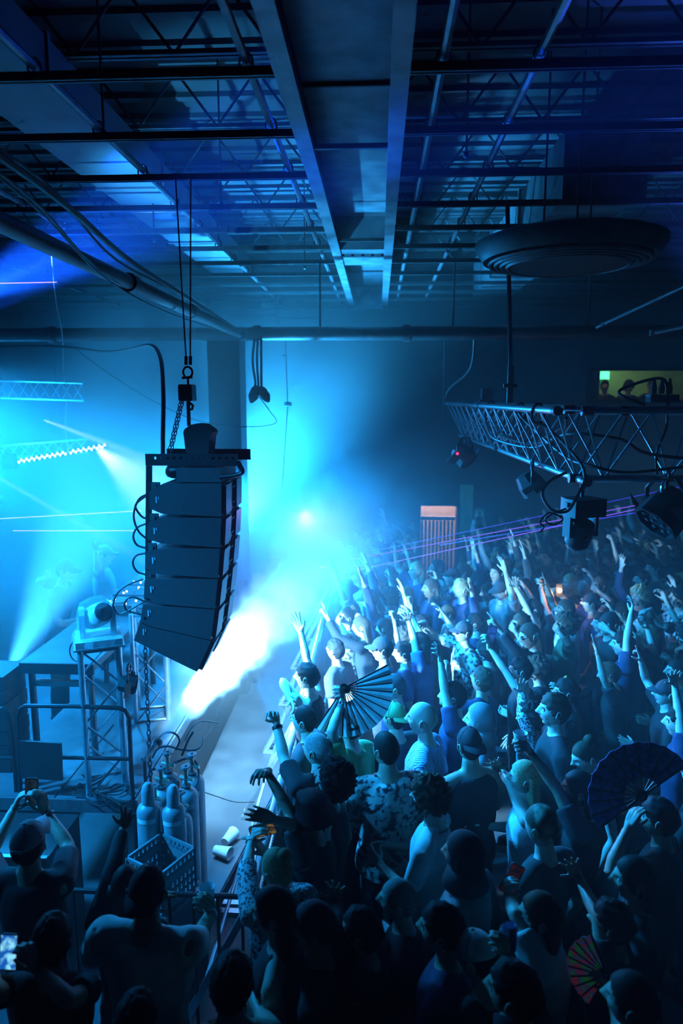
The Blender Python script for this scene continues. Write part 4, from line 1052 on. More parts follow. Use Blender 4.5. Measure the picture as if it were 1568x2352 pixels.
PLUME = vol_mat('co2_plume', plume_nodes)
PLUME.cycles.volume_step_rate = 0.5
c = MB().lathe([(0.05, 0.0), (0.20 * JL + 0.1, JL)], (0, 0, 0), 14)
o = link('co2_plume', c.mesh('co2_plume', PLUME, False))
o.location = JN; o.rotation_euler = JD.to_track_quat('Z', 'Y').to_euler()
o['kind'] = 'stuff'; tag(o, 'white carbon dioxide plume bursting up from the jet behind the line array', 'smoke')
# ------------------------------------------------------------------ people: mesh library
from mathutils import noise as mnoise
def remesh(mb, voxel, smooth=4, fac=0.5, dec=None):
    me = bpy.data.meshes.new('tmp'); me.from_pydata(mb.v, [], mb.f)
    o = bpy.data.objects.new('tmp', me); COL.objects.link(o)
    m = o.modifiers.new('r', 'REMESH'); m.mode = 'VOXEL'; m.voxel_size = voxel
    if smooth:
        s = o.modifiers.new('s', 'SMOOTH'); s.iterations = smooth; s.factor = fac
    if dec:
        d = o.modifiers.new('d', 'DECIMATE'); d.ratio = dec
    dg = bpy.context.evaluated_depsgraph_get(); dg.update()
    ev = o.evaluated_get(dg); r = ev.to_mesh()
    n = len(r.vertices); co = np.empty(n * 3); r.vertices.foreach_get('co', co); co = co.reshape(-1, 3)
    fs = [tuple(p.vertices) for p in r.polygons]
    ev.to_mesh_clear(); bpy.data.objects.remove(o); bpy.data.meshes.remove(me)
    return co, fs
class Geo:
    """numpy mesh accumulator with material indices"""
    def __init__(self): self.V = []; self.F = []; self.M = []; self.n = 0
    def add(self, co, fs, mi=0, M4=None, flip=False):
        co = np.asarray(co, float)
        if M4 is not None:
            A = np.array(M4); co = co @ A[:3, :3].T + A[:3, 3]
        self.V.append(co)
        for f in fs: self.F.append(tuple(i + self.n for i in (reversed(f) if flip else f)))
        self.M.extend([mi] * len(fs) if isinstance(mi, int) else mi); self.n += len(co)
    def mesh(self, name, mats):
        me = bpy.data.meshes.new(name); me.from_pydata(np.concatenate(self.V).tolist(), [], self.F)
        for m in mats: me.materials.append(m)
        me.polygons.foreach_set('material_index', self.M)
        me.polygons.foreach_set('use_smooth', [True] * len(me.polygons)); me.update()
        return me

def sphere_dirs(nu, nv):
    vs = []; fs = []
    for j in range(nv + 1):
        t = math.pi * j / nv
        for i in range(nu):
            a = 2 * math.pi * i / nu; vs.append((math.sin(t) * math.sin(a), math.sin(t) * math.cos(a), math.cos(t)))
    for j in range(nv):
        for i in range(nu): fs.append((j * nu + i, (j + 1) * nu + i, (j + 1) * nu + (i + 1) % nu, j * nu + (i + 1) % nu))
    return np.array(vs), fs
def head_shape(d):
    """unit directions -> skull + face surface (x right, y forward, z up), metres"""
    x, y, z = d[:, 0].copy(), d[:, 1].copy(), d[:, 2].copy()
    X, Y, Z = x * 0.074, y * 0.096, z * 0.118
    low = np.clip(-z, 0, 1)
    X *= 1 - 0.26 * low ** 1.4
    Y = np.where(y > 0, Y * (1 - 0.10 * low), Y * (1.06 - 0.50 * low ** 1.2))
    Y += np.where(y > 0, 0.010 * np.clip(low - 0.55, 0, 1), 0)
    g = lambda cx, cz, sx, sz: np.exp(-((X - cx) / sx) ** 2 - ((Z - cz) / sz) ** 2) * (y > 0.1)
    Y += 0.010 * g(0, 0.012, 0.011, 0.020) + 0.021 * g(0, -0.016, 0.012, 0.014) + 0.010 * g(0, -0.006, 0.008, 0.022)
    for s in (-1, 1):
        Y -= 0.011 * g(s * 0.030, 0.008, 0.016, 0.012)
        Y += 0.004 * g(s * 0.028, 0.028, 0.022, 0.008)
        Y += 0.004 * g(s * 0.042, -0.020, 0.016, 0.016)
        Y += 0.008 * g(s * 0.011, -0.024, 0.007, 0.008)
    Y += 0.006 * g(0, -0.050, 0.018, 0.005) + 0.007 * g(0, -0.061, 0.016, 0.006) - 0.004 * g(0, -0.0555, 0.022, 0.0025) - 0.004 * g(0, -0.074, 0.022, 0.006)
    Y += 0.008 * g(0, -0.094, 0.018, 0.012)
    return np.stack([X, Y, Z], 1)
HD, HF = sphere_dirs(44, 46)
HEAD_V = head_shape(HD)
HEAD_M = []
for f in HF:
    c = HEAD_V[list(f)].mean(0)
    HEAD_M.append(3 if (c[1] > 0.07 and abs(c[0]) < 0.022 and -0.067 < c[2] < -0.045) else 0)
def mbgeo(mb): return np.array(mb.v), mb.f
EARS = MB()
for s in (-1, 1):
    EARS.tube([V((s * (0.074 + 0.012 * math.sin(a * 0.5)), -0.010 - 0.016 * math.cos(a) * 0.9 - 0.004, -0.004 + 0.030 * math.sin(a))) for a in [R(-70 + i * 32) for i in range(10)]], [0.004, 0.005, 0.0055, 0.0055, 0.0055, 0.0055, 0.005, 0.005, 0.004, 0.003], 6)
    EARS.ell((s * 0.076, -0.008, -0.006), (0.007, 0.015, 0.024), nu=8, nv=6)
EYES = MB(); IRIS = MB(); BROW = MB()
for s in (-1, 1):
    EYES.ell((s * 0.030, 0.0735, 0.008), (0.0125, 0.010, 0.0085), nu=10, nv=8)
    IRIS.ell((s * 0.030, 0.0815, 0.008), (0.0052, 0.0028, 0.0052), nu=8, nv=6)
    BROW.tube([(s * 0.014, 0.0895, 0.024), (s * 0.030, 0.089, 0.0285), (s * 0.046, 0.077, 0.024)], [0.0028, 0.0036, 0.002], 6)

# hands: canonical left hand, wrist at origin, fingers +Y, palm towards -Z, thumb +X
def make_hand(curl, spread=1.0, thumb=0.5, point=False):
    m = MB()
    bases = [(0.029, 0.090), (0.010, 0.095), (-0.010, 0.091), (-0.028, 0.082)]
    lens = [(0.042, 0.026, 0.020), (0.046, 0.029, 0.021), (0.042, 0.027, 0.020), (0.033, 0.020, 0.018)]
    for k, (bx, by) in enumerate(bases):
        m.tube([(bx * 0.45, -0.005, 0), (bx * 0.8, 0.04, 0.002), (bx, by, 0.001)], [0.015, 0.0145, 0.0115], 8)
        sp_ = (1.5 - k) * 0.10 * spread; c = (0.05 if (point and k == 0) else curl[k] if isinstance(curl, (list, tuple)) else curl)
        p = V((bx, by, 0)); pts = [p]; a = 0.0; rr = [0.0100]
        for j, L in enumerate(lens[k]):
            a += c * (0.95, 1.15, 0.8)[j]
            p = p + V((math.sin(sp_) * L, math.cos(sp_) * math.cos(a) * L, -math.sin(a) * L)); pts.append(p); rr.append((0.0090, 0.0082, 0.0068)[j])
        m.tube(pts, rr, 8)
    m.tube([(0.026, 0.03, -0.004), (0.0, 0.05, 0), (-0.02, 0.045, 0)], 0.013, 8)
    t0 = V((0.016, 0.018, -0.004)); d1 = V((0.80, 0.62, -0.25)).lerp(V((0.45, 0.70, -0.75)), thumb).normalized()
    d2 = V((0.55, 0.85, -0.2)).lerp(V((-0.1, 0.75, -0.75)), thumb).normalized()
    m.tube([t0, t0 + d1 * 0.042, t0 + d1 * 0.042 + d2 * 0.032, t0 + d1 * 0.042 + d2 * 0.056], [0.0155, 0.0115, 0.0095, 0.0075], 8)
    m.tube([(0, -0.045, 0), (0, -0.02, 0), (0, 0.015, 0)], [0.024, 0.023, 0.024], 10)
    return remesh(m, 0.0052, 3, 0.5, 0.6)
HANDS = {'open': make_hand(0.10, 1.9, 0.0), 'relax': make_hand([0.35, 0.42, 0.5, 0.55], 0.8, 0.35), 'fist': make_hand(1.45, 0.1, 0.9),
         'grip': make_hand([0.75, 0.80, 0.82, 0.85], 0.3, 0.7), 'point': make_hand(1.3, 0.2, 0.8, True), 'flop': make_hand([0.75, 0.6, 0.65, 0.6], 1.0, 0.5),
         'peace': make_hand([0.06, 0.06, 1.4, 1.45], 1.6, 0.9)}

UP_L, FO_L = 0.285, 0.255
def ik(S, W, pole):
    d = W - S; D = min(d.length, UP_L + FO_L - 0.005); d = d.normalized()
    W = S + d * D
    a = (UP_L ** 2 - FO_L ** 2 + D * D) / (2 * D); h = math.sqrt(max(UP_L ** 2 - a * a, 0))
    p = pole - d * pole.dot(d)
    p = p.normalized() if p.length > 1e-4 else d.orthogonal().normalized()
    return S + d * a + p * h, W
def ray_at(S, O, D, L, sign):
    D = D.normalized(); w = O - S; b_ = w.dot(D); c = w.dot(w) - L * L; disc = b_ * b_ - c
    if disc < 0:
        q = O + D * (-b_); return S + (q - S).normalized() * L
    t = -b_ + sign * math.sqrt(disc); return O + D * t

PRESETS = {  # wrist target relative to the shoulder (x outward, y forward, z up), elbow pole, hand pose, palm dir
    'down': ((0.07, 0.06, -0.50), (0.3, -1, 0), 'relax', (-1, 0.2, 0)),
    'front': ((-0.08, 0.30, -0.22), (0.5, -0.4, -1), 'relax', (-1, 0, -0.3)),
    'up': ((0.05, 0.14, 0.50), (1, 0.2, -0.3), 'open', (0, 1, 0.1)),
    'up_bent': ((0.10, 0.22, 0.34), (1, -0.1, -0.6), 'relax', (0, 0.6, -0.8)),
    'fistup': ((0.08, 0.10, 0.49), (1, 0.3, 0), 'fist', (-0.5, 0.8, 0)),
    'reach': ((0.02, 0.42, 0.28), (0.8, 0, -1), 'flop', (0, -0.2, -1)),
    'phone': ((-0.02, 0.30, 0.22), (0.7, 0, -1), 'grip', (-0.3, 1, 0)),
    'wave': ((0.20, 0.10, 0.44), (1, -0.2, -0.2), 'open', (0, 1, 0.1)),
    'head': ((0.00, 0.10, 0.20), (1, 0, 0.3), 'relax', (-1, 0, 0)),
    'point': ((0.05, 0.35, 0.36), (0.8, 0, -1), 'point', (0, 0, -1)),
    'cheer': ((0.16, 0.05, 0.50), (1, -0.3, 0), 'open', (0, 1, 0)),
    'peace': ((0.08, 0.18, 0.42), (1, 0.0, -0.5), 'peace', (0, 1, 0)),
}
SKINS = [mat('skin_light', (0.60, 0.44, 0.36), 0.5, 0, 0.06, 20), mat('skin_tan', (0.46, 0.31, 0.23), 0.5, 0, 0.06, 20), mat('skin_brown', (0.26, 0.16, 0.11), 0.48, 0, 0.06, 20)]
M_EYE = mat('eye_white', (0.7, 0.7, 0.7), 0.3); M_DARK = mat('eye_dark', (0.02, 0.018, 0.016), 0.4); M_LIP = mat('lip', (0.45, 0.22, 0.20), 0.45)
HAIRC = {'black': mat('hair_black', (0.018, 0.015, 0.014), 0.65, 0, 0.3, 60, spec=0.15), 'brown': mat('hair_brown', (0.07, 0.045, 0.03), 0.65, 0, 0.3, 60, spec=0.15), 'blonde': mat('hair_blonde', (0.42, 0.32, 0.18), 0.6, 0, 0.3, 60, spec=0.15), 'grey': mat('hair_grey', (0.28, 0.27, 0.26), 0.65, 0, 0.3, 60, spec=0.15)}

def torso_rings(inf, w, z0=0.80, z1=1.49):
    prof = [(0.80, 0.120, 0.098, 0.0), (0.88, 0.158, 0.112, -0.005), (0.95, 0.160, 0.110, -0.004), (1.06, 0.138, 0.098, 0.0), (1.16, 0.145, 0.104, 0.004), (1.27, 0.162, 0.116, 0.008), (1.36, 0.166, 0.112, 0.004), (1.42, 0.138, 0.092, -0.004), (1.465, 0.088, 0.072, -0.008), (1.50, 0.062, 0.062, -0.004)]
    return [(z, rx * w + inf, ry * (0.6 + 0.4 * w) + inf, cy_) for z, rx, ry, cy_ in prof if z0 - 1e-6 <= z <= z1 + 1e-6]
def body_frame(spec):
    """bend of the trunk about the hips"""
    lean, side, twist = R(spec.get('lean', 0)), R(spec.get('side', 0)), R(spec.get('twist', 0))
    def f(p, rot_only=False):
        p = V(p); k = min(max((p.z - 0.88) / 0.35, 0), 1)
        q = Matrix.Rotation(-lean * k, 3, 'X') @ Matrix.Rotation(side * k, 3, 'Y') @ Matrix.Rotation(twist * k, 3, 'Z')
        return V((0, 0, 0.88)) + q @ (p - V((0, 0, 0.88)))
    rot = Matrix.Rotation(-lean, 3, 'X') @ Matrix.Rotation(side, 3, 'Y') @ Matrix.Rotation(twist, 3, 'Z')
    return f, rot
def ell_tube(m, rings, fn, n=18):
    vs = []
    for z, rx, ry, cy_ in rings:
        for k in range(n):
            a = 2 * math.pi * k / n; vs.append(fn((rx * math.cos(a), cy_ + ry * math.sin(a), z)))
    nr = len(rings)
    fs = [(i * n + k, i * n + (k + 1) % n, (i + 1) * n + (k + 1) % n, (i + 1) * n + k) for i in range(nr - 1) for k in range(n)]
    fs += [tuple(range(n - 1, -1, -1)), tuple((nr - 1) * n + k for k in range(n))]
    m.add(vs, fs)
def solve_pose(spec, Minv=None):
    fn, rot = body_frame(spec); w = spec.get('w', 1.0); P = {'fn': fn, 'rot': rot, 'w': w, 'arms': {}}
    for sd, s in (('L', -1), ('R', 1)):
        a = spec.get(sd, 'down'); sh = V((s * 0.178 * w, -0.005, 1.405))
        if isinstance(a, str):
            tgt, pole, hp, palm = PRESETS[a]
            if tgt[2] > 0.1: sh += V((-s * 0.015, 0, 0.035))
            S = fn(sh); W = S + rot @ V((s * tgt[0], tgt[1], tgt[2])); E, W = ik(S, W, rot @ V((s * pole[0], pole[1], pole[2])))
            palm = rot @ V((s * palm[0], palm[1], palm[2])); hd = (W - E).normalized()
            if hp == 'flop': hd = (hd + V((0, 0.1, -0.8))).normalized()
        else:
            O = Minv @ CAM; e, h = a['e'], a['h']
            if e[1] < a.get('sv', 1e9) and a.get('up', True): sh += V((-s * 0.015, 0, 0.035))
            S = fn(sh)
            De = (Minv.to_3x3() @ ray(*e)); E = ray_at(S, O, De, UP_L, a.get('se', -1))
            Dh = (Minv.to_3x3() @ ray(*h)); W = ray_at(E, O, Dh, FO_L, a.get('sh', -1))
            hp = a.get('pose', 'relax'); hd = (W - E).normalized()
            if 'f' in a:
                Df = (Minv.to_3x3() @ ray(*a['f'])); F = ray_at(W, O, Df, 0.16, a.get('sf', -1)); hd = (F - W).normalized()
            palm = Minv.to_3x3() @ V(a.get('palm', (-1, 0.3, 0)))
        z = -(palm - hd * palm.dot(hd)); z = z.normalized() if z.length > 1e-3 else hd.orthogonal().normalized()
        x = hd.cross(z)
        H4 = Matrix((x, hd, z)).transposed().to_4x4(); H4.translation = W
        P['arms'][sd] = (S, E, W, H4, hp, s)
    nb = fn((0, -0.004, 1.475)); 
    hy, hpch, hr = R(spec.get('yaw', 0)), R(spec.get('pitch', 0)), R(spec.get('roll', 0))
    hrot = rot @ Matrix.Rotation(hy, 3, 'Z') @ Matrix.Rotation(hpch, 3, 'X') @ Matrix.Rotation(hr, 3, 'Y')
    nt = nb + (rot @ V((0, 0.012, 0.075)))
    HC = nt + hrot @ V((0, 0.018, 0.092))
    P['head'] = Matrix.Translation(HC) @ hrot.to_4x4(); P['neck'] = (nb, nt)
    return P
def person_body(P, fine=True):
    m = MB(); fn, w = P['fn'], P['w']
    ell_tube(m, torso_rings(-0.006, w), fn)
    nb, nt = P['neck']; m.tube([nb + (nb - nt) * 0.5, nb, nt, nt + (nt - nb) * 0.45], [0.068 * (0.5 + 0.5 * w), 0.058 * (0.4 + 0.6 * w), 0.052 * (0.4 + 0.6 * w), 0.05], 12)
    for sd, (S, E, W, H4, hp, s) in P['arms'].items():
        m.tube([nb - (nt - nb) * 0.15, (nb + S) / 2 + V((0, 0, 0.004)), S], [0.045, 0.046, 0.05 * w], 10)
        m.tube([S - (E - S) * 0.12, S, S.lerp(E, 0.35), S.lerp(E, 0.75), E, E.lerp(W, 0.25), E.lerp(W, 0.6), W + (W - E) * 0.03], [0.038 * w, 0.053 * w, 0.049 * w, 0.041 * w, 0.037 * w, 0.040 * w, 0.033 * w, 0.025 * w], 12)
    for s in (-1, 1):
        m.tube([(s * 0.078, 0, 0.90), (s * 0.085, 0.004, 0.80), (s * 0.09, 0.012, 0.62), (s * 0.095, 0.014, 0.49), (s * 0.098, -0.01, 0.36), (s * 0.10, -0.018, 0.20), (s * 0.10, -0.02, 0.07)], [0.075, 0.085, 0.072, 0.055, 0.055, 0.042, 0.036], 10)
        m.tube([(s * 0.10, -0.05, 0.035), (s * 0.105, 0.03, 0.04), (s * 0.11, 0.13, 0.025)], [0.03, 0.035, 0.02], 8)
    co, fs = remesh(m, 0.0150 if fine else 0.018, 4, 0.5)
    g = Geo(); g.add(co, fs, 0); g.add(HEAD_V, HF, HEAD_M, P['head'])
    for mb, mi in ((EARS, 0), (EYES, 1), (IRIS, 2), (BROW, 2)): g.add(*mbgeo(mb), mi, P['head'])
    for sd, (S, E, W, H4, hp, s) in P['arms'].items():
        co, fs = HANDS[hp]
        g.add(co, fs, 0, H4 @ (Matrix.Scale(-1, 4, V((1, 0, 0))) if s > 0 else Matrix()), flip=s > 0)
    return g.mesh('body', [SKINS[0], M_EYE, M_DARK, M_LIP])
def person_top(P, sleeve=0.55, hem=0.84, inf=0.012, tank=False, hood=False):
    m = MB(); fn, w = P['fn'], P['w']
    ell_tube(m, torso_rings(inf, w, hem - 0.05, 1.465), fn)
    nb, nt = P['neck']
    for sd, (S, E, W, H4, hp, s) in P['arms'].items():
        if tank:
            m.tube([nb.lerp(S, 0.3) + V((0, 0.07, -0.1)), nb.lerp(S, 0.45) + V((0, 0.02, 0.03)), nb.lerp(S, 0.45) + V((0, -0.06, -0.06))], 0.03, 8); continue
        m.tube([nb - (nt - nb) * 0.3, (nb + S) / 2 + V((0, 0, 0.006)), S], [0.05, 0.055, 0.058 * w + inf * 0.4], 10)
        L = UP_L + FO_L; pts = [S - (E - S) * 0.1, S]; rr = [0.045 * w + inf, 0.056 * w + inf]
        for t_ in (0.12, 0.25, 0.4, 0.5, 0.6, 0.75, 0.92):
            if t_ < sleeve:
                d = t_ * L; q = S.lerp(E, d / UP_L) if d < UP_L else E.lerp(W, (d - UP_L) / FO_L)
                pts.append(q); rr.append((0.052 - 0.022 * t_) * w + inf + (0.006 if sleeve < 0.7 else 0.002))
        d = sleeve * L; q = S.lerp(E, d / UP_L) if d < UP_L else E.lerp(W, (d - UP_L) / FO_L)
        pts.append(q); rr.append((0.052 - 0.022 * sleeve) * w + inf + (0.010 if sleeve < 0.7 else 0.003)); m.tube(pts, rr, 12)
    if hood:
        m.ell(nb + P['rot'] @ V((0, -0.06, 0.02)), (0.10, 0.07, 0.05))
    co, fs = remesh(m, 0.0165, 3, 0.5)
    out = co.copy(); c0 = co.mean(0)
    for i, p in enumerate(co):   # cloth folds
        n = mnoise.noise(V((p[0] * 9, p[1] * 9, p[2] * 5))) + 0.5 * mnoise.noise(V((p[0] * 22, p[1] * 22, p[2] * 10)))
        d = V((p[0], p[1], 0.0)); d = d.normalized() if d.length > 1e-4 else V((0, 0, 1))
        out[i] = p + np.array(d) * n * 0.008
    g = Geo(); g.add(out, fs, 0); return g.mesh('shirt', [M_BLACK])
# shared trousers and shoes
tm = MB()
ell_tube(tm, torso_rings(0.010, 1.0, 0.80, 0.97), lambda p: V(p))
for s in (-1, 1):
    tm.tube([(s * 0.078, 0, 0.92), (s * 0.085, 0.004, 0.80), (s * 0.09, 0.012, 0.62), (s * 0.095, 0.014, 0.49), (s * 0.098, -0.008, 0.30), (s * 0.10, -0.016, 0.07)], [0.085, 0.095, 0.084, 0.072, 0.066, 0.062], 12)
_c, _f = remesh(tm, 0.022, 3)
_g = Geo(); _g.add(_c, _f); TROUSERS = _g.mesh('trousers', [mat('denim_black', (0.02, 0.022, 0.03), 0.8)])
SHOES = {}
for s in (-1, 1):
    sm = MB().tube([(s * 0.10, -0.075, 0.045), (s * 0.10, -0.03, 0.055), (s * 0.105, 0.05, 0.05), (s * 0.11, 0.12, 0.04), (s * 0.112, 0.165, 0.034)], [0.03, 0.042, 0.044, 0.04, 0.022], 10).box((s * 0.105, 0.045, 0.011), (0.085, 0.25, 0.022))
    SHOES[s] = sm.mesh('shoe', mat('shoe_black', (0.03, 0.03, 0.032), 0.6))

# hair and headwear in head coordinates
def shell(fn, nu=30, nv=26):
    d, f = sphere_dirs(nu, nv); base = head_shape(d); k = fn(d, base); return base * k[:, None], f
def sm(a, b_, x): t = np.clip((x - a) / (b_ - a), 0, 1); return t * t * (3 - 2 * t)
def hairline(d, front=0.42, side=-0.05, back=-0.62):
    """positive inside the hair region"""
    az = d[:, 1]
    line = np.where(az > 0, side + (front - side) * sm(0.15, 0.85, az), side + (back - side) * sm(0.0, 0.7, -az))
    return sm(-0.10, 0.06, d[:, 2] - line)
rs = np.random.RandomState(4)
HAIR = {}
def reg(name, parts): HAIR[name] = parts
def mesh_np(co, fs, name, nsc=0.0, nf=30, seed=0):
    co = co.copy()
    if nsc:
        for i, p in enumerate(co):
            q = V((p[0] * nf + seed, p[1] * nf, p[2] * nf)); n = V(p).normalized()
            co[i] = p + np.array(n) * (mnoise.noise(q) * nsc + abs(mnoise.noise(q * 2.3)) * nsc * 0.6)
    g = Geo(); g.add(co, fs); return g.mesh(name, [HAIRC['black']])
co, fs = shell(lambda d, b_: 0.92 + 0.17 * hairline(d)); SHORT = mesh_np(co, fs, 'hair', 0.014, 42); reg('short', [('hair', SHORT)])
co, fs = shell(lambda d, b_: 0.93 + 0.10 * hairline(d)); reg('buzz', [('hair', mesh_np(co, fs, 'hair', 0.001, 90))])
co, fs = shell(lambda d, b_: 0.92 + 0.36 * hairline(d, 0.40, -0.15, -0.55), 46, 40); reg('curly', [('hair', mesh_np(co, fs, 'hair', 0.030, 48, 3))])
def long_hair(L, wide, name):
    co, fs = shell(lambda d, b_: 0.92 + 0.17 * hairline(d, 0.50, -0.3, -0.9)); g = Geo(); g.add(co, fs)
    m = MB(); n = 20; rings = []
    for j in range(8):
        t = j / 7; z = 0.04 - t * L; rx = (0.082 + wide * math.sin(t * 2.2)) * (1 - 0.25 * t ** 3); ry = 0.055 * (1 - 0.35 * t); cy_ = -0.045 - 0.02 * t
        rings.append((z, rx, ry, cy_))
    vs = []
    for (z, rx, ry, cy_) in rings:
        for k in range(n):
            a = 2 * math.pi * k / n; wv = 1 + 0.05 * math.sin(5 * a + z * 30); vs.append((rx * wv * math.cos(a), cy_ + ry * wv * math.sin(a) - (0.01 if math.sin(a) > 0 else 0), z))
    fs2 = [(i * n + k, i * n + (k + 1) % n, (i + 1) * n + (k + 1) % n, (i + 1) * n + k) for i in range(7) for k in range(n)] + [tuple(range(n - 1, -1, -1)), tuple(7 * n + k for k in range(n))]
    g.add(np.array(vs), fs2); return [('hair', g.mesh(name, [HAIRC['black']]))]
reg('long', long_hair(0.36, 0.02, 'hair')); reg('bob', long_hair(0.17, 0.03, 'hair'))
bun = MB().ell((0, -0.06, 0.115), (0.042, 0.042, 0.038)); co, fs = shell(lambda d, b_: 0.93 + 0.125 * hairline(d, 0.48, 0.0, -0.5))
g = Geo(); g.add(co, fs); g.add(*mbgeo(bun)); reg('bun', [('hair', g.mesh('hair', [HAIRC['black']]))])
reg('bald', [])
def cap_parts(back=False):
    g = Geo(); co, fs = shell(lambda d, b_: 0.94 + 0.14 * sm(-0.02, 0.10, d[:, 2] - 0.16 + 0.10 * d[:, 1])); co[:, 2] *= 1.0; g.add(co, fs)
    m = MB(); vs = []; n = 12; sgn = -1 if back else 1
    for t_ in (0.0, 1.0):
        for k in range(n + 1):
            a = R(-62 + 124 * k / n)
            for dz in (0, 0.006):
                r_ = 1.0 + t_ * 0.72 * math.cos(a * 0.9) ** 0.7
                vs.append((0.080 * math.sin(a) * (1 + 0.08 * t_), sgn * (0.098 * math.cos(a) * r_), 0.040 + dz - 0.02 * t_ - 0.010 * abs(math.sin(a))))
    idx = lambda t_, k, z: (t_ * (n + 1) + k) * 2 + z
    fs2 = []
    for k in range(n):
        fs2 += [(idx(0, k, 0), idx(0, k + 1, 0), idx(1, k + 1, 0), idx(1, k, 0)), (idx(0, k, 1), idx(1, k, 1), idx(1, k + 1, 1), idx(0, k + 1, 1)), (idx(1, k, 0), idx(1, k + 1, 0), idx(1, k + 1, 1), idx(1, k, 1))]
    g2 = Geo(); g2.add(np.array(vs), fs2)
    crown = g.mesh('cap_crown', [M_BLACK]); brim = g2.mesh('cap_brim', [M_BLACK])
    btn = MB().ell((0, 0, 0.127), (0.008, 0.008, 0.005)); 
    for k in range(3):
        a = k * math.pi / 3; btn.tube([(math.cos(a) * 0.0805 * math.sin(q), math.sin(a) * 0.104 * math.sin(q), 0.1275 * math.cos(q)) for q in [R(-68 + i * 17) for i in range(9)]], 0.0018, 4)
    return [('cap', crown), ('cap_brim', brim), ('cap_seams', btn.mesh('cap_seams', M_DARK))]
CAPF, CAPB = cap_parts(False), cap_parts(True)
reg('cap', [('hair', HAIR['buzz'][0][1])] + CAPF); reg('cap_back', [('hair', HAIR['buzz'][0][1])] + CAPB)
g = MB().lathe([(0.0, 0.135), (0.055, 0.132), (0.088, 0.11), (0.098, 0.045), (0.150, -0.005), (0.152, -0.012), (0.10, 0.03)], (0, -0.008, 0), 26)
reg('bucket', [('hair', HAIR['buzz'][0][1]), ('hat', g.mesh('hat', M_BLACK))])
g = MB().lathe([(0.0, 0.15), (0.06, 0.148), (0.094, 0.125), (0.098, 0.045), (0.20, 0.030), (0.205, 0.022), (0.10, 0.03)], (0, -0.008, 0), 28)
reg('widehat', [('hair', HAIR['long'][0][1]), ('hat', g.mesh('hat', M_BLACK))])
co, fs = shell(lambda d, b_: 0.92 + 0.30 * hairline(d, 0.55, -0.9, -1.1)); co[:, 1] -= 0.012
hm = MB().tube([(0, -0.02, -0.15), (0, -0.02, -0.05)], [0.125, 0.095], 18)
g = Geo(); g.add(co, fs); g.add(*mbgeo(hm)); reg('hood', [('hood', g.mesh('hood', [M_BLACK]))])
co, fs = shell(lambda d, b_: 0.93 + 0.15 * hairline(d, 0.25, 0.0, -0.3)); reg('beanie', [('beanie', mesh_np(co, fs, 'beanie', 0.002, 40))])
gl = MB()
for s in (-1, 1): gl.ell((s * 0.032, 0.094, 0.008), (0.025, 0.006, 0.019), nu=12, nv=8).bar((s * 0.055, 0.088, 0.012), (s * 0.078, -0.005, 0.008), 0.004)
gl.bar((-0.012, 0.098, 0.012), (0.012, 0.098, 0.012), 0.004)
GLASSES = gl.mesh('sunglasses', M_GLASS)

def fit_mat(o, m):
    if o.data.materials:
        o.material_slots[0].link = 'OBJECT'; o.material_slots[0].material = m
TOPS = {'black': mat('cotton_black', (0.018, 0.019, 0.022), 0.85), 'charcoal': mat('cotton_charcoal', (0.05, 0.052, 0.058), 0.85), 'white': mat('cotton_white', (0.62, 0.62, 0.60), 0.8), 'grey': mat('cotton_grey', (0.22, 0.22, 0.23), 0.85),
        'navy': mat('cotton_navy', (0.03, 0.04, 0.10), 0.85), 'blue': mat('cotton_blue', (0.10, 0.16, 0.42), 0.8), 'floral': pattern_mat('floral_print', (0.02, 0.02, 0.03), (0.55, 0.55, 0.5), 26, 'noise'),
        'camo': pattern_mat('camouflage', (0.03, 0.035, 0.02), (0.20, 0.21, 0.14), 14, 'noise', c3=(0.45, 0.45, 0.38)), 'batik': pattern_mat('batik_print', (0.04, 0.07, 0.22), (0.50, 0.56, 0.70), 22, 'wave'), 'mesh': pattern_mat('fishnet', (0.02, 0.02, 0.025), (0.5, 0.52, 0.55), 60, 'voronoi'),
        'green': mat('cotton_green', (0.08, 0.30, 0.12), 0.8), 'red': mat('cotton_red', (0.40, 0.05, 0.05), 0.8), 'olive': mat('cotton_olive', (0.12, 0.13, 0.07), 0.85)}
def assemble(name, label, M4, body, top, P, skin, hair, hairm, hatm, topm, group=None, glasses=False, legs=True):
    t = bpy.data.objects.new(name, None); COL.objects.link(t); t.empty_display_size = 0.1; t.matrix_world = M4; tag(t, label, 'person', group)
    b_ = link('body', body, t, False); fit_mat(b_, SKINS[skin])
    if top is not None: o = link('shirt', top, t, False); fit_mat(o, topm)
    if legs:
        link('trousers', TROUSERS, t, False)
        for s in (-1, 1): link('shoe', SHOES[s], t, False)
    prev = None
    for nm, me in HAIR[hair]:
        o = link(nm, me, t, False); o.matrix_local = P['head']
        fit_mat(o, hairm if nm == 'hair' else (M_DARK if nm == 'cap_seams' else hatm))
    if glasses: o = link('sunglasses', GLASSES, t, False); o.matrix_local = P['head']
    return t
def person_matrix(u, v, h, face, z0=0.0):
    """the head centre goes through pixel (u, v) for a person h metres tall standing at height z0, facing 'face' degrees (0 = +x, 90 = +y)"""
    s = h / 1.77; p = atz(u, v, z0 + 1.655 * s)
    return Matrix.Translation((p.x, p.y, z0)) @ Matrix.Rotation(R(face - 90), 4, 'Z') @ Matrix.Scale(s, 4)
TAKEN = []
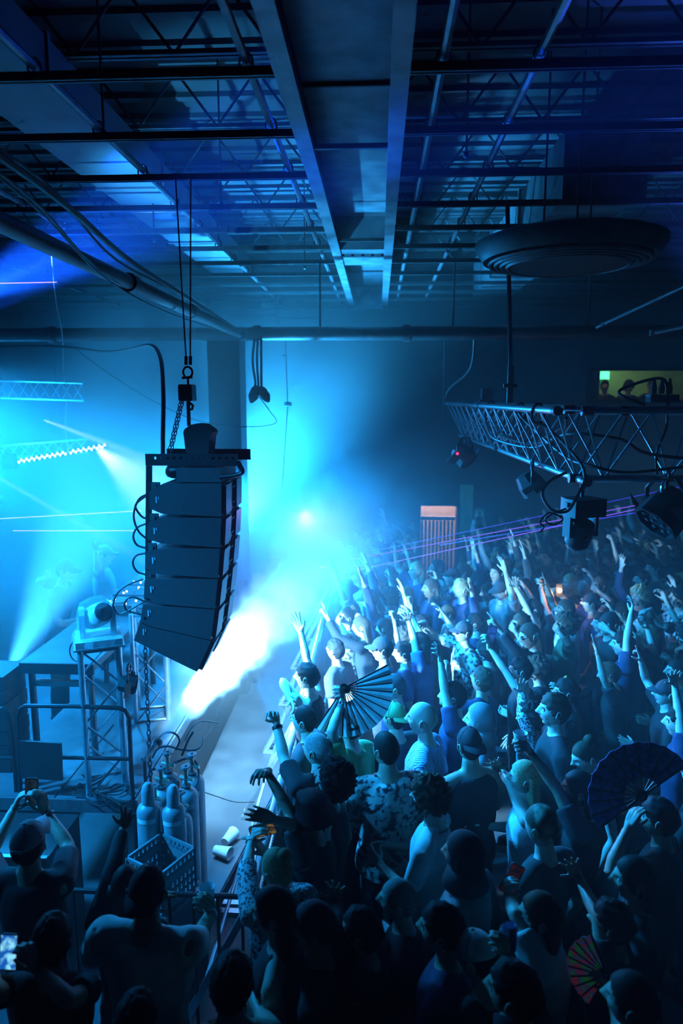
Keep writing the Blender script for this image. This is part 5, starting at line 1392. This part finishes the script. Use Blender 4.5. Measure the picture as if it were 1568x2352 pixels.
def hero(label, u, v, h=1.75, face=150, hair='short', hairc='black', hat='black', top='black', skin=0, sleeve=0.34, tank=False, notop=False, z0=0.0, glasses=False, group=None, inf=0.012, hem=0.84, **spec):
    M4 = person_matrix(u, v, h, face, z0); Minv = M4.inverted(); P = solve_pose(spec, Minv)
    # shift so that the posed head sits on the pixel
    hw = M4 @ P['head'].translation; tg = atz(u, v, hw.z); M4 = Matrix.Translation((tg.x - hw.x, tg.y - hw.y, 0)) @ M4; Minv = M4.inverted(); P = solve_pose(spec, Minv)
    body = person_body(P); tp = None if notop else person_top(P, sleeve, hem, inf, tank)
    t = assemble('person', label, M4, body, tp, P, skin, hair, HAIRC[hairc], TOPS[hat], TOPS[top], group, glasses)
    TAKEN.append((M4.translation.x, M4.translation.y, 0.36)); t.__class__
    return t, P, M4
def hand_world(M4, P, sd): return M4 @ P['arms'][sd][3]
# ------------------------------------------------------------------ hand-held things
CR = _CM @ V((1, 0, 0)); CU = _CM @ V((0, 1, 0)); CB = _CM @ V((0, 0, 1))
def phone(P, up, nrm, label, screen=None, s=1.0, es=1.2):
    up = V(up).normalized(); n = V(nrm); n = (n - up * n.dot(up)).normalized(); x = up.cross(n)
    M4 = Matrix((x, up, n)).transposed().to_4x4(); M4.translation = P
    t = bpy.data.objects.new('phone', None); COL.objects.link(t); t.empty_display_size = 0.05; t.matrix_world = M4; tag(t, label, 'phone')
    w, h, d = 0.037 * s, 0.077 * s, 0.0042
    MB().prism([(-w, -h + 0.008), (-w + 0.008, -h), (w - 0.008, -h), (w, -h + 0.008), (w, h - 0.008), (w - 0.008, h), (-w + 0.008, h), (-w, h - 0.008)], 'z', -d, d).build('case', M_BLACK, t, False)
    if screen: MB().box((0, 0, d + 0.0006), (2 * w - 0.007, 2 * h - 0.012, 0.001)).build('screen', screen, t, False)
    MB().box((-w * 0.45, h * 0.72, -d - 0.001), (0.022, 0.022, 0.002)).build('camera_bump', M_GLASS, t, False)
    return t, M4
def screen_mat(name, c1, c2, st, scale=22):
    m = bpy.data.materials.new(name); m.use_nodes = True; nt = m.node_tree; b_ = nt.nodes['Principled BSDF']
    tc = nt.nodes.new('ShaderNodeTexCoord'); nz = nt.nodes.new('ShaderNodeTexNoise'); nz.inputs['Scale'].default_value = scale; nt.links.new(tc.outputs['Object'], nz.inputs['Vector'])
    cr = nt.nodes.new('ShaderNodeValToRGB'); cr.color_ramp.elements[0].color = tuple(c1) + (1,); cr.color_ramp.elements[1].color = tuple(c2) + (1,); cr.color_ramp.elements[0].position = 0.42; cr.color_ramp.elements[1].position = 0.62
    nt.links.new(nz.outputs['Fac'], cr.inputs['Fac']); nt.links.new(cr.outputs['Color'], b_.inputs['Emission Color']); b_.inputs['Emission Strength'].default_value = st; b_.inputs['Base Color'].default_value = (0.01, 0.01, 0.01, 1)
    m.cycles.emission_sampling = 'NONE'; return m
def hand_fan(P, ang0, ang1, rad, label, cloth, nrib=13, tilt=0.0, inner=0.28, rm=None, ell=1.0):
    """P pivot; angles in the fan plane that faces the camera, counted from picture-right counterclockwise"""
    n = (CB + CR * tilt).normalized(); a = (CU.cross(n)).normalized(); b_ = n.cross(a)
    t = thing('hand_fan', label, 'fan', P)
    rib_m = rm or M_DARK
    N = nrib * 2
    vs = []; 
    for k in range(N + 1):
        q = R(ang0 + (ang1 - ang0) * k / N); d = a * math.cos(q) + b_ * math.sin(q) * ell; off = n * (0.012 if k % 2 else 0.0)
        for r_ in (inner * rad, 0.62 * rad, rad * (1.0 if k % 2 == 0 else 0.985)): vs.append(P + d * r_ + off * (r_ / rad))
    fs = [(k * 3 + j, k * 3 + j + 1, (k + 1) * 3 + j + 1, (k + 1) * 3 + j) for k in range(N) for j in range(2)]
    leaf = MB().add(vs, fs).build('pleated_leaf', cloth, t, smooth=False)
    md = leaf.modifiers.new('solid', 'SOLIDIFY'); md.thickness = 0.002
    for k in range(0, N + 1, 2):
        q = R(ang0 + (ang1 - ang0) * k / N); d = a * math.cos(q) + b_ * math.sin(q) * ell
        MB().bar(P - d * 0.03, P + d * rad * (1.0 if k in (0, N) else 0.97) + n * 0.004, 0.011 if k in (0, N) else 0.007, 0.004, up=n).build('rib', rib_m, t)
    MB().cyl(P - n * 0.015, P + n * 0.02, 0.008, n=8).build('rivet', M_STEEL, t)
    return t
def held_cup(P, label, axis=(0, 0, 1), s=1.0):
    o = link('plastic_cup', cup_mesh(s)); o.location = P; o.rotation_euler = V(axis).to_track_quat('Z', 'Y').to_euler(); tag(o, label, 'cup'); return o
def band(t, P, sd, m, w=0.016):
    S, E, W, H4, hp, s = P['arms'][sd]; d = (W - E).normalized()
    MB().tube([W - d * (0.03 + w), W - d * 0.03], 0.031 * P['w'] + 0.003, 14).build('wristband', m, t, False)
M_BAND = mat('wristband_white', (0.7, 0.72, 0.7), 0.5); M_WATCH = mat('watch_black', (0.02, 0.02, 0.02), 0.4)

# ------------------------------------------------------------------ people picked out of the photograph
t, P, M = hero('person in a pale baseball cap filming with a phone held up in both hands', 66, 1940, 1.80, 88, 'cap', hat='grey', top='charcoal', skin=1, pitch=10,
     L=dict(e=(-25, 1965), h=(32, 1858), f=(60, 1800), pose='grip', palm=(1, 0.3, 0), se=1, sh=1), R=dict(e=(158, 1945), h=(104, 1862), f=(86, 1805), pose='grip', palm=(-1, 0.3, 0), se=1, sh=1), sleeve=0.44)
o = MB().box((0, -0.104, 0.052), (0.055, 0.004, 0.018)).build('cap_label', M_TAG, t, False); o.matrix_local = P['head']
hw = hand_world(M, P, 'R').translation
phone(at(73, 1818, hw.y + 0.04), CU, CB, 'dark phone held upright in two hands above the pale cap', screen_mat('screen_dark', (0.002, 0.004, 0.006), (0.01, 0.02, 0.03), 1.0))
band(t, P, 'R', M_BAND, 0.008)
t, P, M = hero('person with long dark hair stretching a spread hand up beside the road case', 288, 2040, 1.60, 95, 'long', top='black', skin=2, sleeve=0.93, L=dict(e=(264, 1985), h=(284, 1898), f=(296, 1856), pose='open', palm=(0, -1, 0), se=1, sh=1), R='front')
t, P, M = hero('person in a white t-shirt and dark cap holding a clear cup over the railing', 338, 2052, 1.84, 82, 'cap_back', hairc='black', hat='black', top='white', skin=2, w=1.12, yaw=8,
     R=dict(e=(452, 2165), h=(486, 2092), f=(474, 2058), pose='grip', palm=(-1, 0.2, 0.2), se=1, sh=1), L=dict(e=(215, 2190), h=(360, 2062), pose='relax', palm=(0, 0, -1), se=1, sh=1), sleeve=0.5, inf=0.02)
hw = hand_world(M, P, 'R'); held_cup(at(476, 2083, hw.translation.y + 0.05), 'clear plastic cup in the hand of the person in the white t-shirt', s=0.95)
band(t, P, 'R', M_BAND, 0.014)
t, P, M = hero('dark-haired person raising a glowing phone with both hands, bracelets on one wrist', 118, 2165, 1.72, 92, 'short', top='black', skin=1, w=1.0,
     R=dict(e=(160, 2300), h=(88, 2225), f=(62, 2165), pose='grip', palm=(-1, 0.4, 0), se=-1, sh=1), L=dict(e=(-30, 2290), h=(-12, 2215), pose='grip', palm=(1, 0.4, 0), se=-1, sh=1), sleeve=0.3)
hw = hand_world(M, P, 'R').translation
phone(at(20, 2186, hw.y + 0.03), CU + CR * 0.06, CB, 'glowing phone recording the stage, low beside the pale cap', screen_mat('screen_live', (0.005, 0.10, 0.45), (0.25, 0.75, 1.0), 1.1, 30))
for k in range(3): band(t, P, 'R', M_BAND, 0.006)
t, P, M = hero('bare-shouldered person with cropped black hair seen from behind at the pit railing', 530, 2262, 1.74, 95, 'short', top='black', tank=True, skin=1, R=dict(e=(600, 2330), h=(565, 2245), f=(572, 2205), pose='relax', se=1, sh=1), L='front')
t, P, M = hero('person with wet-look dark hair, only the crown showing below the white t-shirt', 312, 2352, 1.70, 92, 'short', top='black', skin=1)
t, P, M = hero('person with pale tied hair and fishnet sleeves filming over the barrier', 636, 1998, 1.66, 120, 'bun', 'blonde', top='mesh', skin=0, sleeve=0.62, yaw=20,
     L=dict(e=(566, 2000), h=(578, 1925), f=(592, 1895), pose='grip', palm=(1, 0.2, 0), se=1, sh=1), R=dict(e=(668, 2050), h=(600, 1950), pose='relax', se=1, sh=1))
hw = hand_world(M, P, 'L').translation; band(t, P, 'L', M_BAND, 0.01)
phone(at(604, 1906, hw.y), CR * 0.95 + CU * 0.25, CB, 'phone held sideways over the barrier rail', screen_mat('screen_warm', (0.005, 0.01, 0.02), (0.5, 0.32, 0.1), 0.3, 60))
t, P, M = hero('person in a black wide-brimmed hat leaning an arm out over the barrier', 712, 1868, 1.72, 160, 'bucket', top='black', skin=1, L=dict(e=(652, 1815), h=(612, 1772), f=(588, 1775), pose='flop', palm=(0, 0, -1), se=1, sh=1), R=dict(e=(690, 1900), h=(625, 1880), pose='relax', se=-1, sh=-1))
t, P, M = hero('person with shaved head and black t-shirt throwing one arm high at the barrier', 728, 1722, 1.74, 135, 'buzz', 'grey', top='black', skin=0, w=1.1, yaw=15, L=dict(e=(652, 1742), h=(634, 1658), f=(622, 1622), pose='flop', palm=(0, -1, 0), se=1, sh=1), sleeve=0.4, R='down')
band(t, P, 'L', M_WATCH, 0.02)
t, P, M = hero('curly-haired person with face tipped up to the ceiling beside the wide hat', 762, 1795, 1.80, 170, 'curly', top='black', skin=0, pitch=30, tank=True, L='down', R='down')
t, P, M = hero('person behind the white fan with one bent arm, in a dark printed t-shirt', 800, 1665, 1.80, 150, 'short', 'brown', top='green', skin=0, L=dict(e=(762, 1680), h=(786, 1610), f=(790, 1580), pose='grip', palm=(-1, 0, 0), se=-1, sh=1), R='down', sleeve=0.4)
hw = hand_world(M, P, 'L').translation
hand_fan(at(790, 1580, hw.y - 0.03), -125, 28, 0.335, 'white pleated hand fan with dark ribs held up near the barrier', mat('fan_white', (0.72, 0.72, 0.68), 0.6), 14)
t, P, M = hero('bare-armed person lifting an elbow at the bright end of the barrier', 705, 1555, 1.74, 165, 'short', top='black', tank=True, skin=0, L=dict(e=(645, 1560), h=(668, 1612), pose='relax', se=-1, sh=-1), R=dict(e=(700, 1500), h=(688, 1440), f=(675, 1410), pose='open', palm=(0, -1, 0), se=1, sh=1))
t, P, M = hero('person reaching a tattooed forearm up behind the shaved head', 700, 1655, 1.70, 160, 'buzz', top='charcoal', skin=0, R=dict(e=(715, 1690), h=(692, 1620), f=(670, 1590), pose='flop', se=1, sh=1), L='down')
t, P, M = hero('person in a green baseball cap and patterned collar', 905, 1648, 1.70, 140, 'cap_back', hat='green', top='charcoal', skin=1, w=1.1, R='down', L='front')
t, P, M = hero('bald person in a blue batik shirt standing tall', 970, 1652, 1.84, 165, 'bald', top='batik', skin=0, sleeve=0.5, L='down', R='down', inf=0.018)
t, P, M = hero('stocky person with cropped hair in a floral shirt seen from behind', 886, 1722, 1.80, 105, 'buzz', top='floral', skin=1, w=1.22, sleeve=0.55, inf=0.02, L='front', R='front', yaw=25)
t, P, M = hero('curly-haired person in a pale t-shirt with a lanyard', 985, 1832, 1.72, 160, 'curly', 'brown', top='white', skin=0, sleeve=0.42, L='front', R='front')
MB().tube([(0.075 * math.cos(a), 0.005 + 0.10 * math.sin(a) , 1.47 - 0.11 * max(0, math.sin(a))) for a in [k * math.pi / 8 for k in range(16)]], 0.005, 5, closed=True).build('lanyard', TOPS['olive'], t, False)
t, P, M = hero('broad person in a black tank top with bare shoulder blades', 1078, 1712, 1.78, 112, 'cap_back', hat='black', top='black', tank=True, skin=1, w=1.15, L='front', R='front')
t, P, M = hero('person with a grey hood drawn over the head', 1100, 1655, 1.72, 165, 'hood', hat='grey', top='grey', skin=0, sleeve=0.92)
t, P, M = hero('person with a pale profile and swept dark hair in a black t-shirt', 1272, 1632, 1.85, 178, 'short', 'brown', top='black', skin=0, pitch=4)
t, P, M = hero('person with long blonde hair and red glasses lifting a pale hand', 1205, 1788, 1.68, 165, 'long', 'blonde', top='white', skin=0, tank=True, L=dict(e=(1170, 1795), h=(1146, 1765), f=(1128, 1742), pose='open', palm=(0, -1, 0), se=1, sh=1), R='front')
band(t, P, 'L', MATS.get('band_lime') or mat('band_lime', (0.3, 0.6, 0.1), 0.5), 0.02)
t, P, M = hero('dark-haired person stretching up an arm with a clear cup', 1330, 1815, 1.74, 160, 'bob', top='black', skin=2, L=dict(e=(1268, 1790), h=(1216, 1726), f=(1198, 1700), pose='grip', palm=(-1, 0, 0), se=1, sh=1), R='down')
hw = hand_world(M, P, 'L').translation; held_cup(at(1193, 1724, hw.y), 'clear plastic cup held aloft in the crowd', s=0.95)
t, P, M = hero('bare-shouldered person with a sparkling headband looking down', 1345, 1738, 1.66, 190, 'bun', 'brown', top='black', tank=True, skin=0, pitch=-20)
t, P, M = hero('dark-haired person in black holding up the blue hand fan', 1512, 1880, 1.72, 150, 'short', top='black', skin=1, L=dict(e=(1398, 1998), h=(1456, 1870), f=(1474, 1836), pose='grip', palm=(0, 0, -1), se=-1, sh=1), R='down')
hw = hand_world(M, P, 'L').translation
hand_fan(at(1474, 1828, hw.y - 0.03), 35, 217, 0.29, 'large blue hand fan with dark ribs held over the crowd', mat('fan_blue', (0.20, 0.24, 0.66), 0.6, 0, 0.5, 40), 12, inner=0.34)
t, P, M = hero('person in a camouflage headscarf and dark t-shirt', 1245, 1900, 1.76, 130, 'beanie', hat='camo', top='charcoal', skin=0, L='down', R='down', sleeve=0.4)
t, P, M = hero('person in a grey hooded top with fur trim', 1062, 1965, 1.72, 150, 'hood', hat='charcoal', top='grey', skin=1, sleeve=0.92, inf=0.022)
t, P, M = hero('person with dark blonde hair and white t-shirt raising a phone', 1240, 2105, 1.68, 165, 'bob', 'brown', top='white', skin=0, L=dict(e=(1182, 2098), h=(1166, 2050), f=(1160, 2020), pose='grip', palm=(1, 0, 0), se=1, sh=1), R='down', sleeve=0.4, inf=0.02)
hw = hand_world(M, P, 'L').translation; phone(at(1176, 2018, hw.y), CU + CR * 0.5, CB, 'dark phone in the raised hand over the white t-shirt', screen_mat('screen_dim', (0.002, 0.004, 0.01), (0.05, 0.008, 0.008), 0.4, 50))
t, P, M = hero('person in a pale baseball cap worn backwards, head bowed', 1098, 2200, 1.68, 115, 'cap', hat='white', top='black', skin=0, pitch=-15, yaw=25)
t, P, M = hero('person gripping a drink can in the shadow beside the pale backward cap', 1180, 2280, 1.78, 150, 'short', top='black', skin=1, L=dict(e=(1180, 2260), h=(1164, 2190), f=(1160, 2160), pose='grip', se=1, sh=1))
hw = hand_world(M, P, 'L').translation
tag(MB().lathe([(0.026, 0), (0.032, 0.008), (0.032, 0.105), (0.026, 0.118), (0.024, 0.115)], at(1168, 2180, hw.y + 0.02), 16).build('drink_can', mat('can_blue', (0.12, 0.18, 0.4), 0.3, 0.8)), 'blue drink can held in the shadow', 'can')
t, P, M = hero('person raising an open hand in the dark behind the white t-shirt', 1405, 2120, 1.62, 150, 'short', top='black', skin=1, L=dict(e=(1368, 2075), h=(1325, 2010), f=(1305, 1972), pose='open', palm=(0, -1, 0), se=1, sh=1))
t, P, M = hero('person at the edge of the light holding a rainbow fan', 1450, 2300, 1.70, 150, 'long', top='black', skin=1, L=dict(e=(1420, 2330), h=(1402, 2275), f=(1388, 2240), pose='grip', se=1, sh=1))
hw = hand_world(M, P, 'L').translation
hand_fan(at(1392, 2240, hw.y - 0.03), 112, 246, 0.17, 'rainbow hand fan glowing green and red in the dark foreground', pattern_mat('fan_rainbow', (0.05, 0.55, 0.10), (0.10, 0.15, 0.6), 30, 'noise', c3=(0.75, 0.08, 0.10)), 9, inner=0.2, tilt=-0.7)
t, P, M = hero('person in profile with long dark hair and a strappy top by the pit railing', 628, 2095, 1.74, 175, 'long', top='black', tank=True, skin=0)
t, P, M = hero('person in a flat dark cap in profile behind the strappy top', 722, 2130, 1.74, 172, 'beanie', hat='charcoal', top='black', skin=1)
t, P, M = hero('person holding up an open palm in the shadow', 830, 2140, 1.64, 160, 'short', top='black', skin=1, L=dict(e=(770, 2130), h=(768, 2070), f=(772, 2025), pose='open', palm=(0, -1, 0), se=1, sh=1), sleeve=0.93)
t, P, M = hero('person with a pale smooth crown among the shadows', 915, 2068, 1.62, 170, 'buzz', 'grey', top='black', skin=0)
t, P, M = hero('person in a dark long-sleeved top with one bent arm', 1015, 2135, 1.72, 160, 'short', top='navy', skin=1, sleeve=0.93, L='front')
t, P, M = hero('person with dark hair turned to the stage under the blue fan', 1455, 2020, 1.70, 170, 'bob', top='black', skin=1)
# weak emission added to the rainbow fan's fluorescent colours so they show unlit
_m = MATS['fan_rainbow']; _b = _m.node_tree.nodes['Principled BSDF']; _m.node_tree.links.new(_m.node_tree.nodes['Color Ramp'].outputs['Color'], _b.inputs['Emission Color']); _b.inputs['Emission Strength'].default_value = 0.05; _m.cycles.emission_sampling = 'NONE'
t, P, M = hero('person lifting a green glow stick in the middle of the crowd', 1300, 1590, 1.66, 170, 'short', top='black', skin=1, L=dict(e=(1285, 1605), h=(1276, 1588), f=(1282, 1575), pose='grip', se=1, sh=1))
hw = hand_world(M, P, 'L').translation
tag(MB().tube([at(1276, 1586, hw.y), at(1284, 1575, hw.y), at(1298, 1556, hw.y), at(1300, 1552, hw.y)], [0.010, 0.013, 0.013, 0.006], 8).build('glow_stick', emis('glow_green', (0.10, 0.75, 0.12), 0.6, False)), 'short green glow stick held up in the crowd', 'glow stick')
# a step further back
t, P, M = hero('person in a cap and sunglasses facing the stage lights', 878, 1492, 1.76, 178, 'cap', hat='charcoal', top='navy', skin=0, glasses=True, L='front')
t, P, M = hero('person with neat hair and blue collar beside the sunglasses', 926, 1500, 1.64, 176, 'short', top='blue', skin=0)
t, P, M = hero('person in a headband and round glasses below the cap and sunglasses', 905, 1580, 1.70, 175, 'beanie', hat='charcoal', top='navy', skin=0, glasses=True)
t, P, M = hero('person stretching a long bare arm straight up mid-crowd', 1040, 1600, 1.74, 165, 'short', top='navy', skin=0, L=dict(e=(1015, 1560), h=(1010, 1505), f=(1008, 1485), pose='relax', se=1, sh=1))
t, P, M = hero('person with arms reaching up together in front of the haze', 965, 1480, 1.72, 165, 'long', top='blue', skin=0, L=dict(e=(950, 1465), h=(938, 1425), f=(932, 1405), pose='open', palm=(0, -1, 0), se=1, sh=1), R=dict(e=(972, 1470), h=(945, 1415), pose='relax', se=1, sh=1))
t, P, M = hero('person in sequined sleeve raising a spread hand with a white wristband', 1218, 1650, 1.58, 170, 'curly', top='mesh', skin=0, sleeve=0.9, L=dict(e=(1200, 1640), h=(1197, 1590), f=(1198, 1560), pose='open', palm=(0, -1, 0), se=1, sh=1))
band(t, P, 'L', M_BAND, 0.03)
t, P, M = hero('person curving a bare arm up with a phone mid-crowd', 1195, 1540, 1.70, 170, 'short', top='black', skin=0, tank=True, L=dict(e=(1145, 1515), h=(1118, 1478), f=(1122, 1460), pose='grip', se=1, sh=1))
hw = hand_world(M, P, 'L').translation; phone(at(1128, 1456, hw.y), CU + CR * 0.3, CB, 'blue-lit phone in the curved bare arm', screen_mat('screen_blue', (0.01, 0.05, 0.3), (0.03, 0.12, 0.6), 0.7, 30))
t, P, M = hero('person lit amber raising one forearm beside the warm light', 1225, 1400, 1.72, 170, 'short', top='black', tank=True, skin=0, L=dict(e=(1205, 1385), h=(1182, 1345), f=(1180, 1325), pose='open', palm=(0, -1, 0), se=1, sh=1))
t, P, M = hero('person lifting a small phone next to the warm light', 1268, 1398, 1.60, 170, 'curly', top='black', skin=0, L=dict(e=(1245, 1380), h=(1240, 1345), f=(1244, 1330), pose='grip', se=1, sh=1))
hw = hand_world(M, P, 'L').translation
fl = at(1284, 1356, hw.y - 0.1)
t, M4p = phone(fl, CU, -CB, 'phone with its warm torch shining among the crowd', None)
MB().ell((0.0, 0.0, -0.012), (0.026, 0.026, 0.008)).build('torch', emis('torch_glow', (1.0, 0.72, 0.4), 26, False), t, False)
lamp('phone_torch', 'POINT', fl + CB * 0.06, 4.0, (1.0, 0.55, 0.25), size=0.02)
t, P, M = hero('person raising a hand to the far right of the hall in the dark', 1560, 1660, 1.72, 160, 'short', top='navy', skin=0, L=dict(e=(1560, 1620), h=(1548, 1570), f=(1545, 1540), pose='open', palm=(0, -1, 0), se=1, sh=1))
t, P, M = hero('person with two arms crossed high over the head', 1430, 1480, 1.74, 165, 'short', top='navy', skin=0, L=dict(e=(1440, 1420), h=(1452, 1390), pose='relax', se=1, sh=1), R=dict(e=(1500, 1490), h=(1485, 1440), f=(1480, 1415), pose='relax', se=1, sh=1))
# DJs
t, P, M = hero('DJ in a dark baseball cap bending over the table in the bright haze', 150, 1312, 1.78, 5, 'cap', hat='navy', top='navy', skin=0, z0=DJ_Z, lean=8, sleeve=0.4, L=dict(e=(85, 1335), h=(105, 1328), pose='relax', se=1, sh=-1), R='front')
t, P, M = hero('second DJ with one arm raised beside the table in the bright haze', 240, 1276, 1.78, 12, 'cap', hat='grey', top='grey', skin=0, z0=DJ_Z, sleeve=0.36, R=dict(e=(224, 1300), h=(220, 1262), f=(218, 1240), pose='open', palm=(0, -1, 0), se=-1, sh=-1), L='front')
# drinkers in the side bar window
for (u, v, h_, lb, hr) in ((1387, 886, 1.72, 'person silhouetted in the side bar window under the green sign', 'short'), (1442, 888, 1.70, 'person with bushy hair silhouetted in the side bar window', 'curly'), (1495, 884, 1.75, 'person in a cap silhouetted in the side bar window', 'cap')):
    d = ray(u, v); p = at(u, v, YB + 0.9); s = h_ / 1.77
    M4 = Matrix.Translation((p.x, p.y, max(p.z - 1.655 * s, FL))) @ Matrix.Rotation(R(180), 4, 'Z') @ Matrix.Scale(s, 4)
    P = solve_pose({}, None); assemble('person', lb, M4, person_body(P, False), person_top(P), P, 1, hr, HAIRC['black'], TOPS['black'], TOPS['black'])

# ------------------------------------------------------------------ the crowd
rng = random.Random(21)
POSES = [dict(), dict(L='front', R='front'), dict(R='up'), dict(L='up'), dict(L='fistup'), dict(R='wave', L='front'), dict(L='cheer', R='cheer'), dict(L='phone'), dict(R='reach'), dict(L='up_bent', R='front'), dict(L='point'), dict(R='peace', L='front'), dict(L='reach', R='up_bent'), dict(L='head', R='down')]
WORDS = {0: 'arms down', 1: 'hands in front', 2: 'one arm up', 3: 'one arm up', 4: 'fist up', 5: 'waving', 6: 'both arms up', 7: 'hand lifted', 8: 'reaching forward', 9: 'bent arm up', 10: 'pointing', 11: 'two fingers up', 12: 'both hands reaching', 13: 'hand at head'}
LIB = []
for i, sp_ in enumerate(POSES):
    spec = dict(sp_, yaw=rng.uniform(-15, 15), pitch=rng.uniform(-8, 12), lean=rng.uniform(-3, 7), side=rng.uniform(-5, 5), w=(1.0, 0.9, 1.08)[i % 3])
    P = solve_pose(spec, None)
    LIB.append((P, person_body(P, False), person_top(P, (0.36, 0.42, 0.9, 0.36)[i % 4], 0.84, 0.014, tank=(i % 5 == 4))))
def zone(x, y):
    if y > 10.6: return 'by the back wall'
    if x < BXR + 0.8: return 'at the barrier'
    if x > 0.36 * y + 0.4: return 'bar side'
    return 'mid-crowd' if y > 5.5 else 'in the dark near rows'
count = 0
y = 2.75; row = 0
while y < 12.7:
    x = BXR + 0.42 + (row % 2) * 0.26
    while x < min(0.47 * y + 0.95, 6.3):
        xx, yy = x + rng.uniform(-0.08, 0.08), y + rng.uniform(-0.08, 0.08)
        ok = all((xx - a) ** 2 + (yy - b_) ** 2 > (r_ + (0.06 if yy < 6 else 0.0)) ** 2 for a, b_, r_ in TAKEN)
        if yy > 9.6 and DX0 - 0.25 < xx - (yy - YB) * 0.02 < DX1 + 0.35: ok = False
        if ok and count < 230:
            near = yy < 4.6
            k = rng.choice([0, 1, 0, 1, 13] if near else [0, 1, 1, 2, 3, 4, 5, 6, 7, 8, 9, 10, 11, 12, 13, 0, 0, 3, 9])
            P, bm_, tm_ = LIB[k]
            hair = rng.choice(['short', 'short', 'short', 'short', 'buzz', 'curly', 'curly', 'long', 'long', 'bob', 'bun', 'cap', 'cap_back', 'bucket'])
            hc = rng.choice(['black', 'black', 'brown', 'brown', 'blonde']); tp_ = rng.choice(['black', 'black', 'black', 'black', 'black', 'charcoal', 'charcoal', 'navy', 'navy', 'olive', 'grey', 'floral', 'white']); sk = rng.choice([0, 0, 0, 1, 1, 2])
            if near: tp_ = rng.choice(['black', 'black', 'charcoal', 'navy'])
            face = math.degrees(math.atan2(7.2 - yy, -3.0 - xx)) + rng.uniform(-22, 22)
            h_ = rng.uniform(1.58, 1.84) if not near else rng.uniform(1.55, 1.70)
            hat = rng.choice(['black', 'black', 'charcoal', 'charcoal', 'grey', 'navy'])
            hw_ = {'short': 'short %s hair' % hc, 'buzz': 'cropped hair', 'curly': 'curly %s hair' % hc, 'long': 'long %s hair' % hc, 'bob': '%s bob' % hc, 'bun': '%s hair bun' % hc, 'cap': '%s cap' % hat, 'cap_back': 'backward %s cap' % hat, 'bucket': '%s bucket hat' % hat, 'beanie': '%s beanie' % hat}[hair]
            lab = 'person with %s and %s top, %s, %s' % (hw_, tp_, WORDS[k], zone(xx, yy))
            M4 = Matrix.Translation((xx, yy, 0)) @ Matrix.Rotation(R(face - 90), 4, 'Z') @ Matrix.Scale(h_ / 1.77, 4)
            assemble('person', lab, M4, bm_, tm_, P, sk, hair, HAIRC[hc], TOPS[hat], TOPS[tp_], 'dancing crowd', glasses=rng.random() < 0.08)
            count += 1
        x += (0.50 if y < 6 else 0.42) + rng.uniform(0, 0.08)
    y += 0.46 if y < 6 else 0.40; row += 1
print('crowd', count, len(TAKEN))
